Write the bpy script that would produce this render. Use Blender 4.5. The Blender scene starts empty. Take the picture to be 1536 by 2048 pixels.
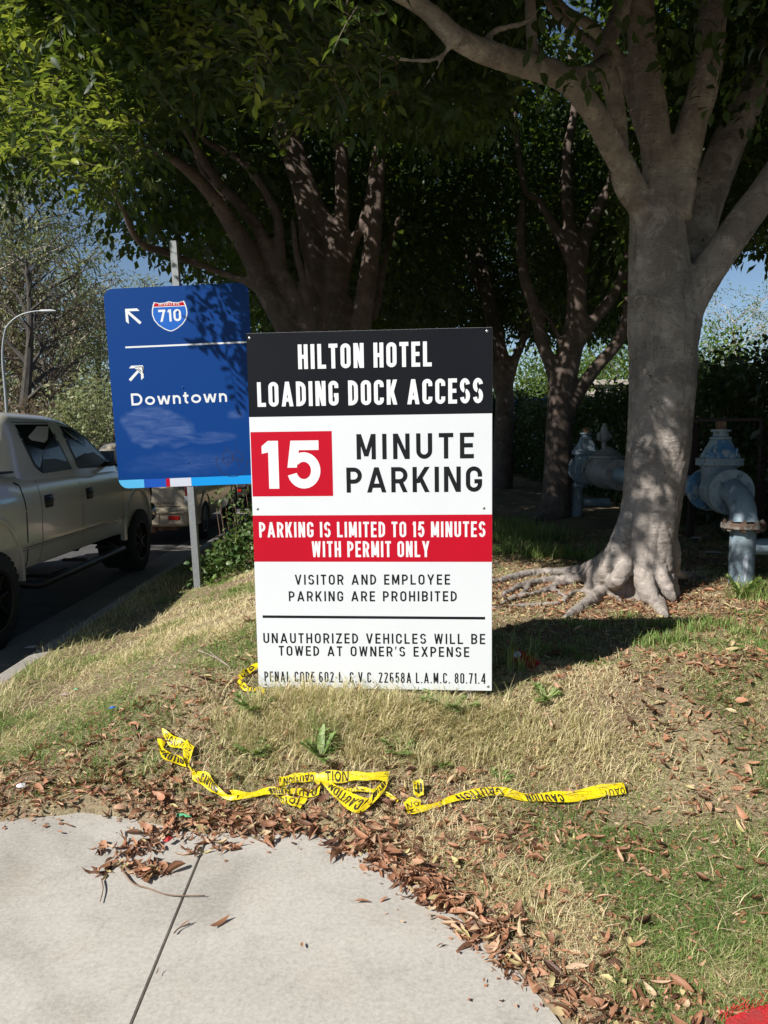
import bpy, math, random
import numpy as np
from mathutils import Vector, Matrix, noise as mnoise

random.seed(7)
rng = np.random.default_rng(11)
scene = bpy.context.scene
C = scene.collection
R = math.radians

# ------------------------------------------------------------------ camera, sky, sun, exposure
PITCH = R(5.5)
CAM_H = 1.65
cam_d = bpy.data.cameras.new('camera')
cam_d.sensor_fit = 'VERTICAL'
cam_d.angle_y = 2 * math.atan(1024 / 1538)
cam_d.clip_start = 0.05
cam_d.clip_end = 3000
cam = bpy.data.objects.new('camera', cam_d)
cam.location = (0, 0, CAM_H)
cam.rotation_euler = (math.pi / 2 - PITCH, 0, 0)
C.objects.link(cam)
scene.camera = cam

SUN_TO = Vector((-0.760, -0.650, 0.0)).normalized() * math.cos(R(38)) + Vector((0, 0, math.sin(R(38))))
world = bpy.data.worlds.new('World')
scene.world = world
world.use_nodes = True
wn = world.node_tree
wn.nodes.clear()
sky = wn.nodes.new('ShaderNodeTexSky')
sky.sky_type = 'NISHITA'
sky.sun_disc = False
sky.sun_elevation = R(38)
sky.sun_rotation = math.atan2(SUN_TO.x, SUN_TO.y)
sky.air_density = 0.9
sky.dust_density = 0.0
sky.ozone_density = 2.2
bg = wn.nodes.new('ShaderNodeBackground')
bg.inputs[1].default_value = 0.06
wo = wn.nodes.new('ShaderNodeOutputWorld')
wn.links.new(sky.outputs[0], bg.inputs[0])
wn.links.new(bg.outputs[0], wo.inputs[0])

sun_d = bpy.data.lights.new('sun', 'SUN')
sun_d.energy = 5.0
sun_d.angle = R(0.53)
sun_d.color = (1.0, 0.955, 0.89)
sun = bpy.data.objects.new('sun', sun_d)
sun.rotation_euler = SUN_TO.to_track_quat('Z', 'Y').to_euler()
sun.location = (-20, -15, 30)
C.objects.link(sun)

scene.view_settings.view_transform = 'Standard'
scene.view_settings.look = 'None'
scene.view_settings.gamma = 1
scene.view_settings.use_curve_mapping = False
scene.view_settings.exposure = 0.6
scene.render.engine = 'CYCLES'
scene.cycles.use_denoising = True
scene.cycles.max_bounces = 8
scene.cycles.diffuse_bounces = 3
scene.cycles.transparent_max_bounces = 8

# ------------------------------------------------------------------ measuring helpers
cp, sp = math.cos(PITCH), math.sin(PITCH)


def ray(px, py):
    r = (px - 768) / 1538
    u = (1024 - py) / 1538
    return Vector((r, cp + sp * u, -sp + cp * u))


def PD(px, py, D):
    v = ray(px, py)
    return Vector((0, 0, CAM_H)) + v * (D / v.y)


def PZ(px, py, z):
    v = ray(px, py)
    return Vector((0, 0, CAM_H)) + v * ((z - CAM_H) / v.z)


def sstep(a, b, x):
    t = np.clip((x - a) / (b - a), 0, 1)
    return t * t * (3 - 2 * t)


# path outline on the ground
EDGE = [(-2.45, 3.12), (-2.0, 3.15)]
for px, py in [(0, 1640), (90, 1632), (170, 1622), (280, 1640), (400, 1668), (520, 1664), (640, 1668), (740, 1705), (830, 1762), (900, 1822),
               (960, 1868), (1010, 1910), (1060, 1965), (1130, 2048)]:
    q = PZ(px, py, 0.0)
    EDGE.append((q.x, q.y))
EDGE += [(0.66, 1.6), (0.8, 1.0), (0.88, 0.0), (0.9, -4.0)]
PATH_POLY = EDGE + [(-2.45, -4.0)]


def seg_dist(x, y, pts, closed=False):
    d = np.full(np.shape(x), 1e9)
    n = len(pts)
    for i in range(n if closed else n - 1):
        ax, ay = pts[i]
        bx, by = pts[(i + 1) % n]
        dx, dy = bx - ax, by - ay
        t = np.clip(((x - ax) * dx + (y - ay) * dy) / (dx * dx + dy * dy), 0, 1)
        d = np.minimum(d, np.hypot(x - ax - t * dx, y - ay - t * dy))
    return d


def inside(x, y, pts):
    c = np.zeros(np.shape(x), bool)
    n = len(pts)
    for i in range(n):
        ax, ay = pts[i]
        bx, by = pts[(i + 1) % n]
        if ay == by:
            continue
        c ^= ((ay > y) != (by > y)) & (x < (bx - ax) * (y - ay) / (by - ay) + ax)
    return c


def path_sd(x, y):
    x = np.asarray(x, float)
    y = np.asarray(y, float)
    d = seg_dist(x, y, EDGE)
    return np.where(inside(x, y, PATH_POLY), -d, d)


def vnoise(x, y, s, seed=0):
    # cheap smooth value noise
    x = np.asarray(x, float) * s + seed * 17.3
    y = np.asarray(y, float) * s + seed * 9.1
    xi, yi = np.floor(x), np.floor(y)
    fx, fy = x - xi, y - yi
    fx, fy = fx * fx * (3 - 2 * fx), fy * fy * (3 - 2 * fy)

    def h(a, b):
        v = np.sin(a * 127.1 + b * 311.7 + seed * 74.7) * 43758.5453
        return v - np.floor(v)
    return (h(xi, yi) * (1 - fx) + h(xi + 1, yi) * fx) * (1 - fy) + (h(xi, yi + 1) * (1 - fx) + h(xi + 1, yi + 1) * fx) * fy


def kerb_x(y):
    return -2.56 - 0.018 * (np.asarray(y, float) - 5.0)


def gz(x, y):
    x = np.asarray(x, float)
    y = np.asarray(y, float)
    sd = path_sd(x, y)
    m = 0.335 * sstep(3.05, 4.1, y) * sstep(-2.3, -0.75, x)
    m = m + 0.10 * sstep(0.9, 2.4, x) * sstep(1.5, 3.6, y) * (1 - 0.9 * sstep(4.2, 5.4, y))
    m = m + 0.10 * sstep(2.0, 3.6, x) * sstep(4.8, 5.8, y) * 0.6
    b = (vnoise(x, y, 1.3, 1) - .5) * .05 + (vnoise(x, y, 4.5, 2) - .5) * .022 + (vnoise(x, y, 13, 3) - .5) * .010
    z = 0.015 + m + b * sstep(0.0, 0.35, sd) * sstep(0.0, 0.4, x - kerb_x(y))
    return np.where(sd < 0, 0.015 - 0.30 * sstep(0.0, 0.12, -sd), z)


def G(x, y):
    return float(gz(x, y))


def PG(px, py, dz=0.0):
    z = 0.1
    for _ in range(12):
        q = PZ(px, py, z)
        z = 0.5 * z + 0.5 * (max(G(q.x, q.y), 0.0) + dz)
    return PZ(px, py, z)


# ------------------------------------------------------------------ materials
def nodes(name):
    m = bpy.data.materials.new(name)
    m.use_nodes = True
    nt = m.node_tree
    return m, nt, nt.nodes['Principled BSDF']


def tcoord(nt, scale=(1, 1, 1)):
    tc = nt.nodes.new('ShaderNodeTexCoord')
    mp = nt.nodes.new('ShaderNodeMapping')
    mp.inputs['Scale'].default_value = scale
    nt.links.new(tc.outputs['Object'], mp.inputs[0])
    return mp.outputs[0]


def tex_noise(nt, vec, scale, detail=4, rough=.55, dist=0):
    n = nt.nodes.new('ShaderNodeTexNoise')
    n.inputs['Scale'].default_value = scale
    n.inputs['Detail'].default_value = detail
    n.inputs['Roughness'].default_value = rough
    n.inputs['Distortion'].default_value = dist
    if vec is not None:
        nt.links.new(vec, n.inputs['Vector'])
    return n.outputs['Fac']


def ramp(nt, fac, stops):
    r = nt.nodes.new('ShaderNodeValToRGB')
    e = r.color_ramp.elements
    while len(e) < len(stops):
        e.new(0.5)
    for el, (p, c) in zip(e, stops):
        el.position = p
        el.color = tuple(c) + (1,) if len(c) == 3 else c
    nt.links.new(fac, r.inputs[0])
    return r.outputs[0]


def mix(nt, fac, a, b, mode='MIX'):
    m = nt.nodes.new('ShaderNodeMix')
    m.data_type = 'RGBA'
    m.blend_type = mode
    for sock, v in ((m.inputs[0], fac), (m.inputs[6], a), (m.inputs[7], b)):
        if hasattr(v, 'links'):
            nt.links.new(v, sock)
        elif isinstance(v, (int, float)):
            sock.default_value = v
        else:
            sock.default_value = tuple(v) + (1,)
    return m.outputs[2]


def bump(nt, bsdf, h, strength, dist):
    b = nt.nodes.new('ShaderNodeBump')
    b.inputs['Strength'].default_value = strength
    b.inputs['Distance'].default_value = dist
    nt.links.new(h, b.inputs['Height'])
    nt.links.new(b.outputs[0], bsdf.inputs['Normal'])


def simple(name, c1, c2=None, scale=6.0, rough=.6, metal=0.0, bmp=0.0, bdist=.002, bscale=None, spec=.5, lo=.35, hi=.65, stretch=(1, 1, 1), coat=0):
    m, nt, b = nodes(name)
    b.inputs['Roughness'].default_value = rough
    b.inputs['Metallic'].default_value = metal
    b.inputs['Specular IOR Level'].default_value = spec
    b.inputs['Coat Weight'].default_value = coat
    b.inputs['Coat Roughness'].default_value = .08
    v = tcoord(nt, stretch)
    if c2 is None:
        c2 = tuple(x * .85 for x in c1)
    f = tex_noise(nt, v, scale, 6, .6)
    nt.links.new(ramp(nt, f, [(lo, c1), (hi, c2)]), b.inputs['Base Color'])
    if bmp:
        bump(nt, b, tex_noise(nt, v, bscale or scale * 4, 6, .65), bmp, bdist)
    return m


def leafmat(name, stops, rough=.4, trans=.35, tint=(.35, .5, .06), spec=.5):
    m, nt, b = nodes(name)
    at = nt.nodes.new('ShaderNodeAttribute')
    at.attribute_name = 'rnd'
    col = ramp(nt, at.outputs['Fac'], stops)
    nt.links.new(col, b.inputs['Base Color'])
    b.inputs['Roughness'].default_value = rough
    b.inputs['Specular IOR Level'].default_value = spec
    if trans:
        t = nt.nodes.new('ShaderNodeBsdfTranslucent')
        nt.links.new(mix(nt, .7, col, tint), t.inputs['Color'])
        ms = nt.nodes.new('ShaderNodeMixShader')
        ms.inputs[0].default_value = trans
        out = nt.nodes['Material Output']
        nt.links.new(b.outputs[0], ms.inputs[1])
        nt.links.new(t.outputs[0], ms.inputs[2])
        nt.links.new(ms.outputs[0], out.inputs[0])
    return m


def bark_mat(name, c1, c2, dark, k=1.0):
    m, nt, b = nodes(name)
    v = tcoord(nt)
    big = tex_noise(nt, v, 1.9 * k, 8, .68, .5)
    base = ramp(nt, big, [(.36, c1), (.60, c2)])
    lich = tex_noise(nt, v, 6 * k, 8, .72, .4)
    base = mix(nt, ramp(nt, lich, [(.50, (0, 0, 0)), (.62, (.6, .6, .6))]), base, tuple(min(1, x * 1.3 + .02) for x in c1))
    st = tex_noise(nt, tcoord(nt, (5, 5, .9)), 2.2 * k, 7, .7, .4)           # streaks that run with the stem
    base = mix(nt, ramp(nt, st, [(.55, (0, 0, 0)), (.72, (.55, .55, .55))]), base, dark)
    ring = tex_noise(nt, tcoord(nt, (1.2, 1.2, 7.0)), 9 * k, 6, .72, .5)     # level wrinkles
    base = mix(nt, ramp(nt, ring, [(.56, (0, 0, 0)), (.72, (.5, .5, .5))]), base, dark)
    spots = tex_noise(nt, v, 20 * k, 6, .75, 1.2)
    base = mix(nt, ramp(nt, spots, [(.60, (0, 0, 0)), (.66, (.95, .95, .95))]), base, dark)
    blot = tex_noise(nt, tcoord(nt, (1, 1, .7)), 3.4 * k, 9, .78, 1.0)
    base = mix(nt, ramp(nt, blot, [(.64, (0, 0, 0)), (.69, (.85, .85, .85))]), base, dark)
    nt.links.new(base, b.inputs['Base Color'])
    b.inputs['Roughness'].default_value = .88
    b.inputs['Specular IOR Level'].default_value = .15
    bump(nt, b, mix(nt, .4, ring, spots), 1.0, .02 / k)
    return m


M = {}
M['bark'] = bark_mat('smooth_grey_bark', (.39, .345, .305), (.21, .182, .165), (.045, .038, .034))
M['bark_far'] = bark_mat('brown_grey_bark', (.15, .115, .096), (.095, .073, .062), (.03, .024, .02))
M['bark_pale'] = bark_mat('pale_eucalyptus_bark', (.42, .38, .33), (.28, .24, .20), (.10, .08, .07), .5)
M['bark_burnt'] = simple('dark_dead_wood', (.035, .03, .027), (.07, .06, .05), 3, .95)
M['leaf'] = leafmat('glossy_fig_leaf', [(0, (.018, .034, .010)), (.55, (.030, .054, .014)), (.85, (.055, .085, .020)), (1, (.12, .15, .03))], .5, .28, (.26, .38, .04), .3)
M['leaf_sunlit'] = leafmat('yellow_green_fig_leaf', [(0, (.06, .10, .018)), (.6, (.14, .19, .03)), (1, (.32, .36, .045))], .30, .38, (.42, .50, .05))  # fig leaf with sunlight painted in as a brighter, yellower green
M['leaf_hedge'] = leafmat('dark_hedge_leaf', [(0, (.014, .026, .010)), (1, (.035, .06, .018))], .45, .15)
M['leaf_euc'] = leafmat('dusty_olive_leaf', [(0, (.11, .14, .065)), (.5, (.19, .23, .10)), (.85, (.28, .32, .14)), (1, (.33, .30, .16))], .6, .35, (.34, .34, .12))
M['leaf_brownish'] = leafmat('dry_brown_foliage', [(0, (.11, .085, .06)), (1, (.22, .17, .11))], .7, .25, (.3, .22, .1))
M['leaf_bright'] = leafmat('fresh_green_foliage', [(0, (.035, .075, .012)), (1, (.12, .19, .03))], .5, .3, (.3, .42, .05))
M['leaf_ivy'] = leafmat('ivy_leaf', [(0, (.05, .10, .03)), (.7, (.11, .18, .055)), (1, (.20, .24, .09))], .45, .3, (.3, .42, .08))
M['litter'] = leafmat('fallen_brown_leaf', [(0, (.10, .05, .032)), (.3, (.25, .12, .065)), (.6, (.42, .21, .12)), (.85, (.50, .36, .24)), (1, (.5, .42, .2))], .55, .12, (.4, .2, .08), .35)
M['grass'] = leafmat('lawn_grass_blade', [(0, (.11, .225, .05)), (.35, (.22, .32, .085)), (.6, (.60, .52, .28)), (1, (.84, .71, .46))], .55, .35, (.52, .50, .18), .3)
M['weed'] = leafmat('weed_leaf', [(0, (.15, .26, .07)), (1, (.36, .46, .17))], .5, .35, (.35, .5, .1))
M['black'] = simple('black_plastic', (.012, .012, .013), (.02, .02, .02), 10, .45)
M['rubber'] = simple('tyre_rubber', (.013, .013, .013), (.022, .021, .02), 14, .8, bmp=.3)
M['rim_dark'] = simple('dark_alloy', (.03, .03, .032), (.045, .045, .045), 8, .35, .7)
M['rim'] = simple('silver_alloy', (.4, .4, .4), (.3, .3, .3), 8, .35, .8)
M['truck'] = simple('champagne_grey_paint', (.60, .57, .50), (.57, .54, .47), 3, .28, .1, coat=.9)
M['suv'] = simple('gold_beige_paint', (.58, .50, .38), (.54, .46, .35), 3, .3, .35, coat=.8)
M['carB'] = simple('charcoal_car_paint', (.03, .03, .034), (.045, .045, .05), 3, .3, .2, coat=.8)
M['seam'] = simple('seam_shadow_gap', (.01, .01, .01), (.012, .012, .012), 8, .9)
M['chrome'] = simple('worn_chrome', (.55, .55, .55), (.4, .4, .4), 8, .2, 1)
M['alu'] = simple('galvanised_post', (.24, .26, .27), (.30, .32, .33), 30, .5, .45, bmp=.1)
M['white'] = simple('white_sign_face', (.60, .625, .64), (.575, .60, .62), 2, .45, spec=.2)
M['letter_white'] = simple('white_lettering', (.66, .68, .69), (.64, .66, .67), 3, .45, spec=.2)
M['letter_black'] = simple('black_lettering', (.008, .009, .011), (.012, .013, .015), 3, .5, spec=.12)
M['navy'] = simple('near_black_blue_sign_band', (.005, .006, .009), (.007, .008, .011), 2, .5, spec=.12)
M['red'] = simple('red_sign_print', (.42, .004, .018), (.39, .004, .016), 2, .5, spec=.12)
M['yellow'] = simple('yellow_tape_plastic', (.74, .58, .010), (.60, .46, .012), 14, .28, bmp=.9, bdist=.006, bscale=38)
M['tape_black'] = simple('tape_black_ink', (.02, .02, .016), (.03, .03, .02), 30, .35)
M['stripe_light'] = simple('pale_sky_blue_print', (.09, .42, .72), (.08, .40, .70), 4, .35)
M['stripe_mid'] = simple('cobalt_print', (.006, .075, .42), (.006, .07, .40), 4, .35)
M['stripe_cyan'] = simple('cyan_print', (.0, .27, .70), (.0, .26, .68), 4, .35)
M['stripe_grey'] = simple('pale_grey_print', (.52, .56, .66), (.50, .54, .64), 4, .35)
M['shield_blue'] = simple('shield_blue_print', (.006, .10, .46), (.006, .10, .44), 4, .35)
M['ink'] = simple('marker_ink', (.006, .012, .05), (.008, .014, .05), 30, .5)
M['red_plastic'] = simple('red_can_paint', (.40, .015, .015), (.30, .012, .012), 10, .4)
M['tan'] = simple('tan_plastic', (.35, .25, .13), (.3, .2, .1), 10, .5)
M['red_cloth'] = simple('worn_red_kerb_paint', (.55, .02, .025), (.34, .05, .045), 22, .85, bmp=.7, bdist=.01, lo=.45, hi=.75)
M['paper'] = simple('white_paper', (.7, .7, .72), (.6, .6, .62), 30, .7)
M['bluebit'] = simple('blue_plastic', (.03, .15, .5), (.03, .12, .4), 30, .5)
M['greenbit'] = simple('green_plastic', (.05, .35, .16), (.05, .3, .12), 30, .5)
M['twig'] = simple('dry_twig', (.16, .09, .06), (.22, .15, .10), 30, .8)
M['rust'] = simple('rusty_iron', (.14, .07, .04), (.22, .13, .08), 25, .85, bmp=.4)
M['redwood'] = simple('red_brown_paint', (.03, .010, .008), (.025, .009, .007), 8, .7)
M['wall_beige'] = simple('beige_stucco', (.42, .38, .33), (.38, .34, .3), 3, .9)
M['tarp'] = simple('blue_screen_fabric', (.02, .10, .28), (.02, .08, .24), 3, .8)
M['stone'] = simple('pinkish_stone', (.30, .22, .19), (.38, .30, .26), 9, .9, bmp=.6, bdist=.02)
M['tail_red'] = simple('tail_lamp_red', (.35, .01, .01), (.3, .01, .01), 9, .2, coat=1)
M['screw'] = simple('zinc_screw', (.5, .5, .5), (.35, .35, .35), 60, .35, .9)


def glass_mat():
    m, nt, b = nodes('tinted_car_glass')
    b.inputs['Base Color'].default_value = (.006, .009, .009, 1)
    b.inputs['Roughness'].default_value = .09
    b.inputs['Specular IOR Level'].default_value = .3
    return m


M['glass'] = glass_mat()


def pipe_mat(name, c1, c2, peel, lo=.56):
    m, nt, b = nodes(name)
    v = tcoord(nt)
    f = tex_noise(nt, v, 5, 6, .65)
    base = ramp(nt, f, [(.38, c1), (.64, c2)])
    p = tex_noise(nt, v, 9, 8, .7, .6)
    base = mix(nt, ramp(nt, p, [(lo, (0, 0, 0)), (lo + .03, (1, 1, 1))]), base, peel)
    r = tex_noise(nt, v, 16, 8, .75, .3)
    base = mix(nt, ramp(nt, r, [(.585, (0, 0, 0)), (.66, (.9, .9, .9))]), base, (.10, .065, .045))
    nt.links.new(base, b.inputs['Base Color'])
    b.inputs['Roughness'].default_value = .5
    bump(nt, b, mix(nt, .5, p, r), .3, .004)
    return m


M['pipe'] = pipe_mat('chipped_blue_grey_pipe_paint', (.20, .27, .32), (.26, .33, .38), (.10, .16, .22), .58)
M['pipe_blue'] = pipe_mat('peeling_blue_valve_paint', (.03, .13, .30), (.10, .24, .38), (.30, .36, .38), .50)
M['pipe_rust'] = pipe_mat('rust_stained_flange_paint', (.22, .22, .20), (.15, .12, .10), (.10, .06, .04), .48)
M['pipe_grey'] = pipe_mat('grey_check_valve_paint', (.27, .26, .25), (.20, .195, .19), (.14, .12, .10), .60)


def concrete_mat(name, c1, c2, broom=True):
    m, nt, b = nodes(name)
    v = tcoord(nt)
    big = tex_noise(nt, v, 1.6, 6, .62, .3)
    base = ramp(nt, big, [(.30, c2), (.62, c1)])
    mid = tex_noise(nt, v, 7, 8, .72, .5)
    base = mix(nt, ramp(nt, mid, [(.52, (0, 0, 0)), (.72, (.55, .55, .55))]), base, tuple(x * .62 for x in c2))
    dk = tex_noise(nt, v, 15, 9, .8, .9)
    base = mix(nt, ramp(nt, dk, [(.60, (0, 0, 0)), (.70, (.65, .65, .65))]), base, tuple(x * .5 for x in c2))
    stn = tex_noise(nt, v, 1.15, 3, .5, .8)
    base = mix(nt, ramp(nt, stn, [(.54, (0, 0, 0)), (.68, (.5, .5, .5))]), base, (.17, .15, .125))
    tan = tex_noise(nt, v, 3.1, 5, .6)
    base = mix(nt, ramp(nt, tan, [(.5, (0, 0, 0)), (.8, (.35, .35, .35))]), base, (.36, .29, .20))
    fine = tex_noise(nt, v, 62, 5, .8, .3)
    base = mix(nt, .30, base, ramp(nt, fine, [(.36, tuple(x * .45 for x in c1)), (.6, tuple(min(1, x * 1.25) for x in c1))]))
    # hairline crazing
    vo = nt.nodes.new('ShaderNodeTexVoronoi')
    vo.feature = 'DISTANCE_TO_EDGE'
    vo.inputs['Scale'].default_value = 17
    nn = nt.nodes.new('ShaderNodeTexNoise')
    nn.inputs['Scale'].default_value = 14
    nt.links.new(v, nn.inputs['Vector'])
    vm = nt.nodes.new('ShaderNodeVectorMath')
    vm.operation = 'MULTIPLY_ADD'
    vm.inputs[1].default_value = (.05, .05, .05)
    nt.links.new(nn.outputs['Color'], vm.inputs[0])
    nt.links.new(v, vm.inputs[2])
    nt.links.new(vm.outputs[0], vo.inputs['Vector'])
    crack = ramp(nt, vo.outputs['Distance'], [(.0, (.38, .38, .38)), (.04, (0, 0, 0))])
    msk = ramp(nt, tex_noise(nt, v, 2.3, 4, .6), [(.52, (0, 0, 0)), (.66, (1, 1, 1))])
    base = mix(nt, mix(nt, 1.0, crack, msk, 'MULTIPLY'), base, tuple(x * .45 for x in c2))
    nt.links.new(base, b.inputs['Base Color'])
    b.inputs['Roughness'].default_value = .9
    b.inputs['Specular IOR Level'].default_value = .25
    vb = tcoord(nt, (5, 95, 5) if broom else (40, 40, 40))
    bump(nt, b, mix(nt, .35, tex_noise(nt, vb, 1.0 if not broom else 2.2, 4, .6), fine), .28, .003)
    return m


M['concrete'] = concrete_mat('broomed_concrete', (.47, .445, .40), (.36, .34, .30))
M['kerb'] = concrete_mat('kerb_concrete', (.34, .32, .30), (.22, .21, .19), False)
M['gutter'] = concrete_mat('gutter_concrete', (.26, .24, .22), (.17, .16, .145), False)
M['asphalt'] = simple('worn_asphalt', (.055, .055, .056), (.085, .082, .08), 3, .9, bmp=.5, bdist=.01, bscale=90)


def soil_mat():
    m, nt, b = nodes('lawn_soil')
    v = tcoord(nt)
    a = tex_noise(nt, v, 2.2, 6, .65)
    f = tex_noise(nt, v, 60, 6, .7)
    dirt = ramp(nt, f, [(.3, (.10, .068, .045)), (.7, (.32, .24, .165))])
    grs = ramp(nt, f, [(.3, (.14, .13, .07)), (.7, (.42, .35, .21))])
    nt.links.new(mix(nt, ramp(nt, a, [(.42, (0, 0, 0)), (.6, (.7, .7, .7))]), dirt, grs), b.inputs['Base Color'])
    b.inputs['Roughness'].default_value = .95
    b.inputs['Specular IOR Level'].default_value = .1
    bump(nt, b, f, .8, .012)
    return m


M['soil'] = soil_mat()
M['far_ground'] = simple('dry_far_ground', (.16, .13, .09), (.11, .11, .06), .6, .95)


def blue_sign_mat():
    m, nt, b = nodes('blue_reflective_sign_face')
    tc = nt.nodes.new('ShaderNodeTexCoord')
    v = tc.outputs['Object']
    # wiped-on haze left by cleaned-off paint: swirly streaks inside an uneven patch
    sep = nt.nodes.new('ShaderNodeSeparateXYZ')
    nt.links.new(v, sep.inputs[0])

    def ell(cx, cz, rx, rz, soft=.22):
        mp = nt.nodes.new('ShaderNodeMapping')
        mp.vector_type = 'TEXTURE'
        mp.inputs['Location'].default_value = (cx, 0, cz)
        mp.inputs['Scale'].default_value = (rx, 1, rz)
        nt.links.new(v, mp.inputs[0])
        # warp
        nn = nt.nodes.new('ShaderNodeTexNoise')
        nn.inputs['Scale'].default_value = 3.2
        nn.inputs['Detail'].default_value = 7
        nt.links.new(v, nn.inputs['Vector'])
        ad = nt.nodes.new('ShaderNodeVectorMath')
        ad.operation = 'MULTIPLY_ADD'
        ad.inputs[1].default_value = (1.3, 0, 1.3)
        nt.links.new(nn.outputs['Color'], ad.inputs[0])
        nt.links.new(mp.outputs[0], ad.inputs[2])
        sub = nt.nodes.new('ShaderNodeVectorMath')
        sub.operation = 'MULTIPLY'
        sub.inputs[1].default_value = (1, 0, 1)
        nt.links.new(ad.outputs[0], sub.inputs[0])
        s2 = nt.nodes.new('ShaderNodeVectorMath')
        s2.operation = 'SUBTRACT'
        s2.inputs[1].default_value = (.65, 0, .65)
        nt.links.new(sub.outputs[0], s2.inputs[0])
        ln = nt.nodes.new('ShaderNodeVectorMath')
        ln.operation = 'LENGTH'
        nt.links.new(s2.outputs[0], ln.inputs[0])
        return ramp(nt, ln.outputs['Value'], [(1 - soft, (1, 1, 1)), (1.0, (0, 0, 0))])
    e1 = ell(-.40, .66, .29, .22, .22)
    e2 = ell(-.14, .60, .25, .18, .35)
    e3 = ell(.22, .50, .30, .07, .3)
    e4 = ell(-.05, .25, .66, .15, .5)
    e5 = ell(.55, .73, .12, .06, .4)
    mpw = nt.nodes.new('ShaderNodeMapping')
    mpw.inputs['Rotation'].default_value = (0, .6, 0)
    mpw.inputs['Scale'].default_value = (1.4, 1, 7.0)
    nt.links.new(v, mpw.inputs[0])
    fac = tex_noise(nt, mpw.outputs[0], 2.4, 4, .6, .9)
    streak = ramp(nt, fac, [(.34, (.10, .10, .10)), (.66, (1, 1, 1))])
    tot = mix(nt, 1.0, e1, e2, 'SCREEN')
    tot = mix(nt, 1.0, tot, mix(nt, .6, (0, 0, 0), e3), 'SCREEN')
    tot = mix(nt, 1.0, tot, mix(nt, .45, (0, 0, 0), e4), 'SCREEN')
    tot = mix(nt, 1.0, tot, mix(nt, .8, (0, 0, 0), e5), 'SCREEN')
    hz = mix(nt, 1.0, tot, streak, 'MULTIPLY')
    f2 = mix(nt, .26, (0, 0, 0), hz)
    col = mix(nt, f2, (.0008, .037, .185), (.20, .28, .50))
    spk = tex_noise(nt, v, 90, 2, .5)
    col = mix(nt, ramp(nt, spk, [(.765, (0, 0, 0)), (.79, (.7, .7, .7))]), col, (.5, .55, .7))
    nt.links.new(col, b.inputs['Base Color'])
    b.inputs['Roughness'].default_value = .42
    b.inputs['Specular IOR Level'].default_value = .18
    return m


M['blue_sign'] = blue_sign_mat()


# ------------------------------------------------------------------ object helpers
def tag(o, label=None, cat=None, group=None, kind=None):
    if label:
        o['label'] = label
    if cat:
        o['category'] = cat
    if group:
        o['group'] = group
    if kind:
        o['kind'] = kind
    return o


def empty(name, loc, label, cat, group=None, rz=0, rot=None):
    o = bpy.data.objects.new(name, None)
    o.empty_display_size = .2
    o.location = loc
    o.rotation_euler = rot if rot else (0, 0, rz)
    C.objects.link(o)
    return tag(o, label, cat, group)


def link(name, me, parent=None):
    o = bpy.data.objects.new(name, me)
    C.objects.link(o)
    if parent is not None:
        o.parent = parent
    return o


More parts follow.
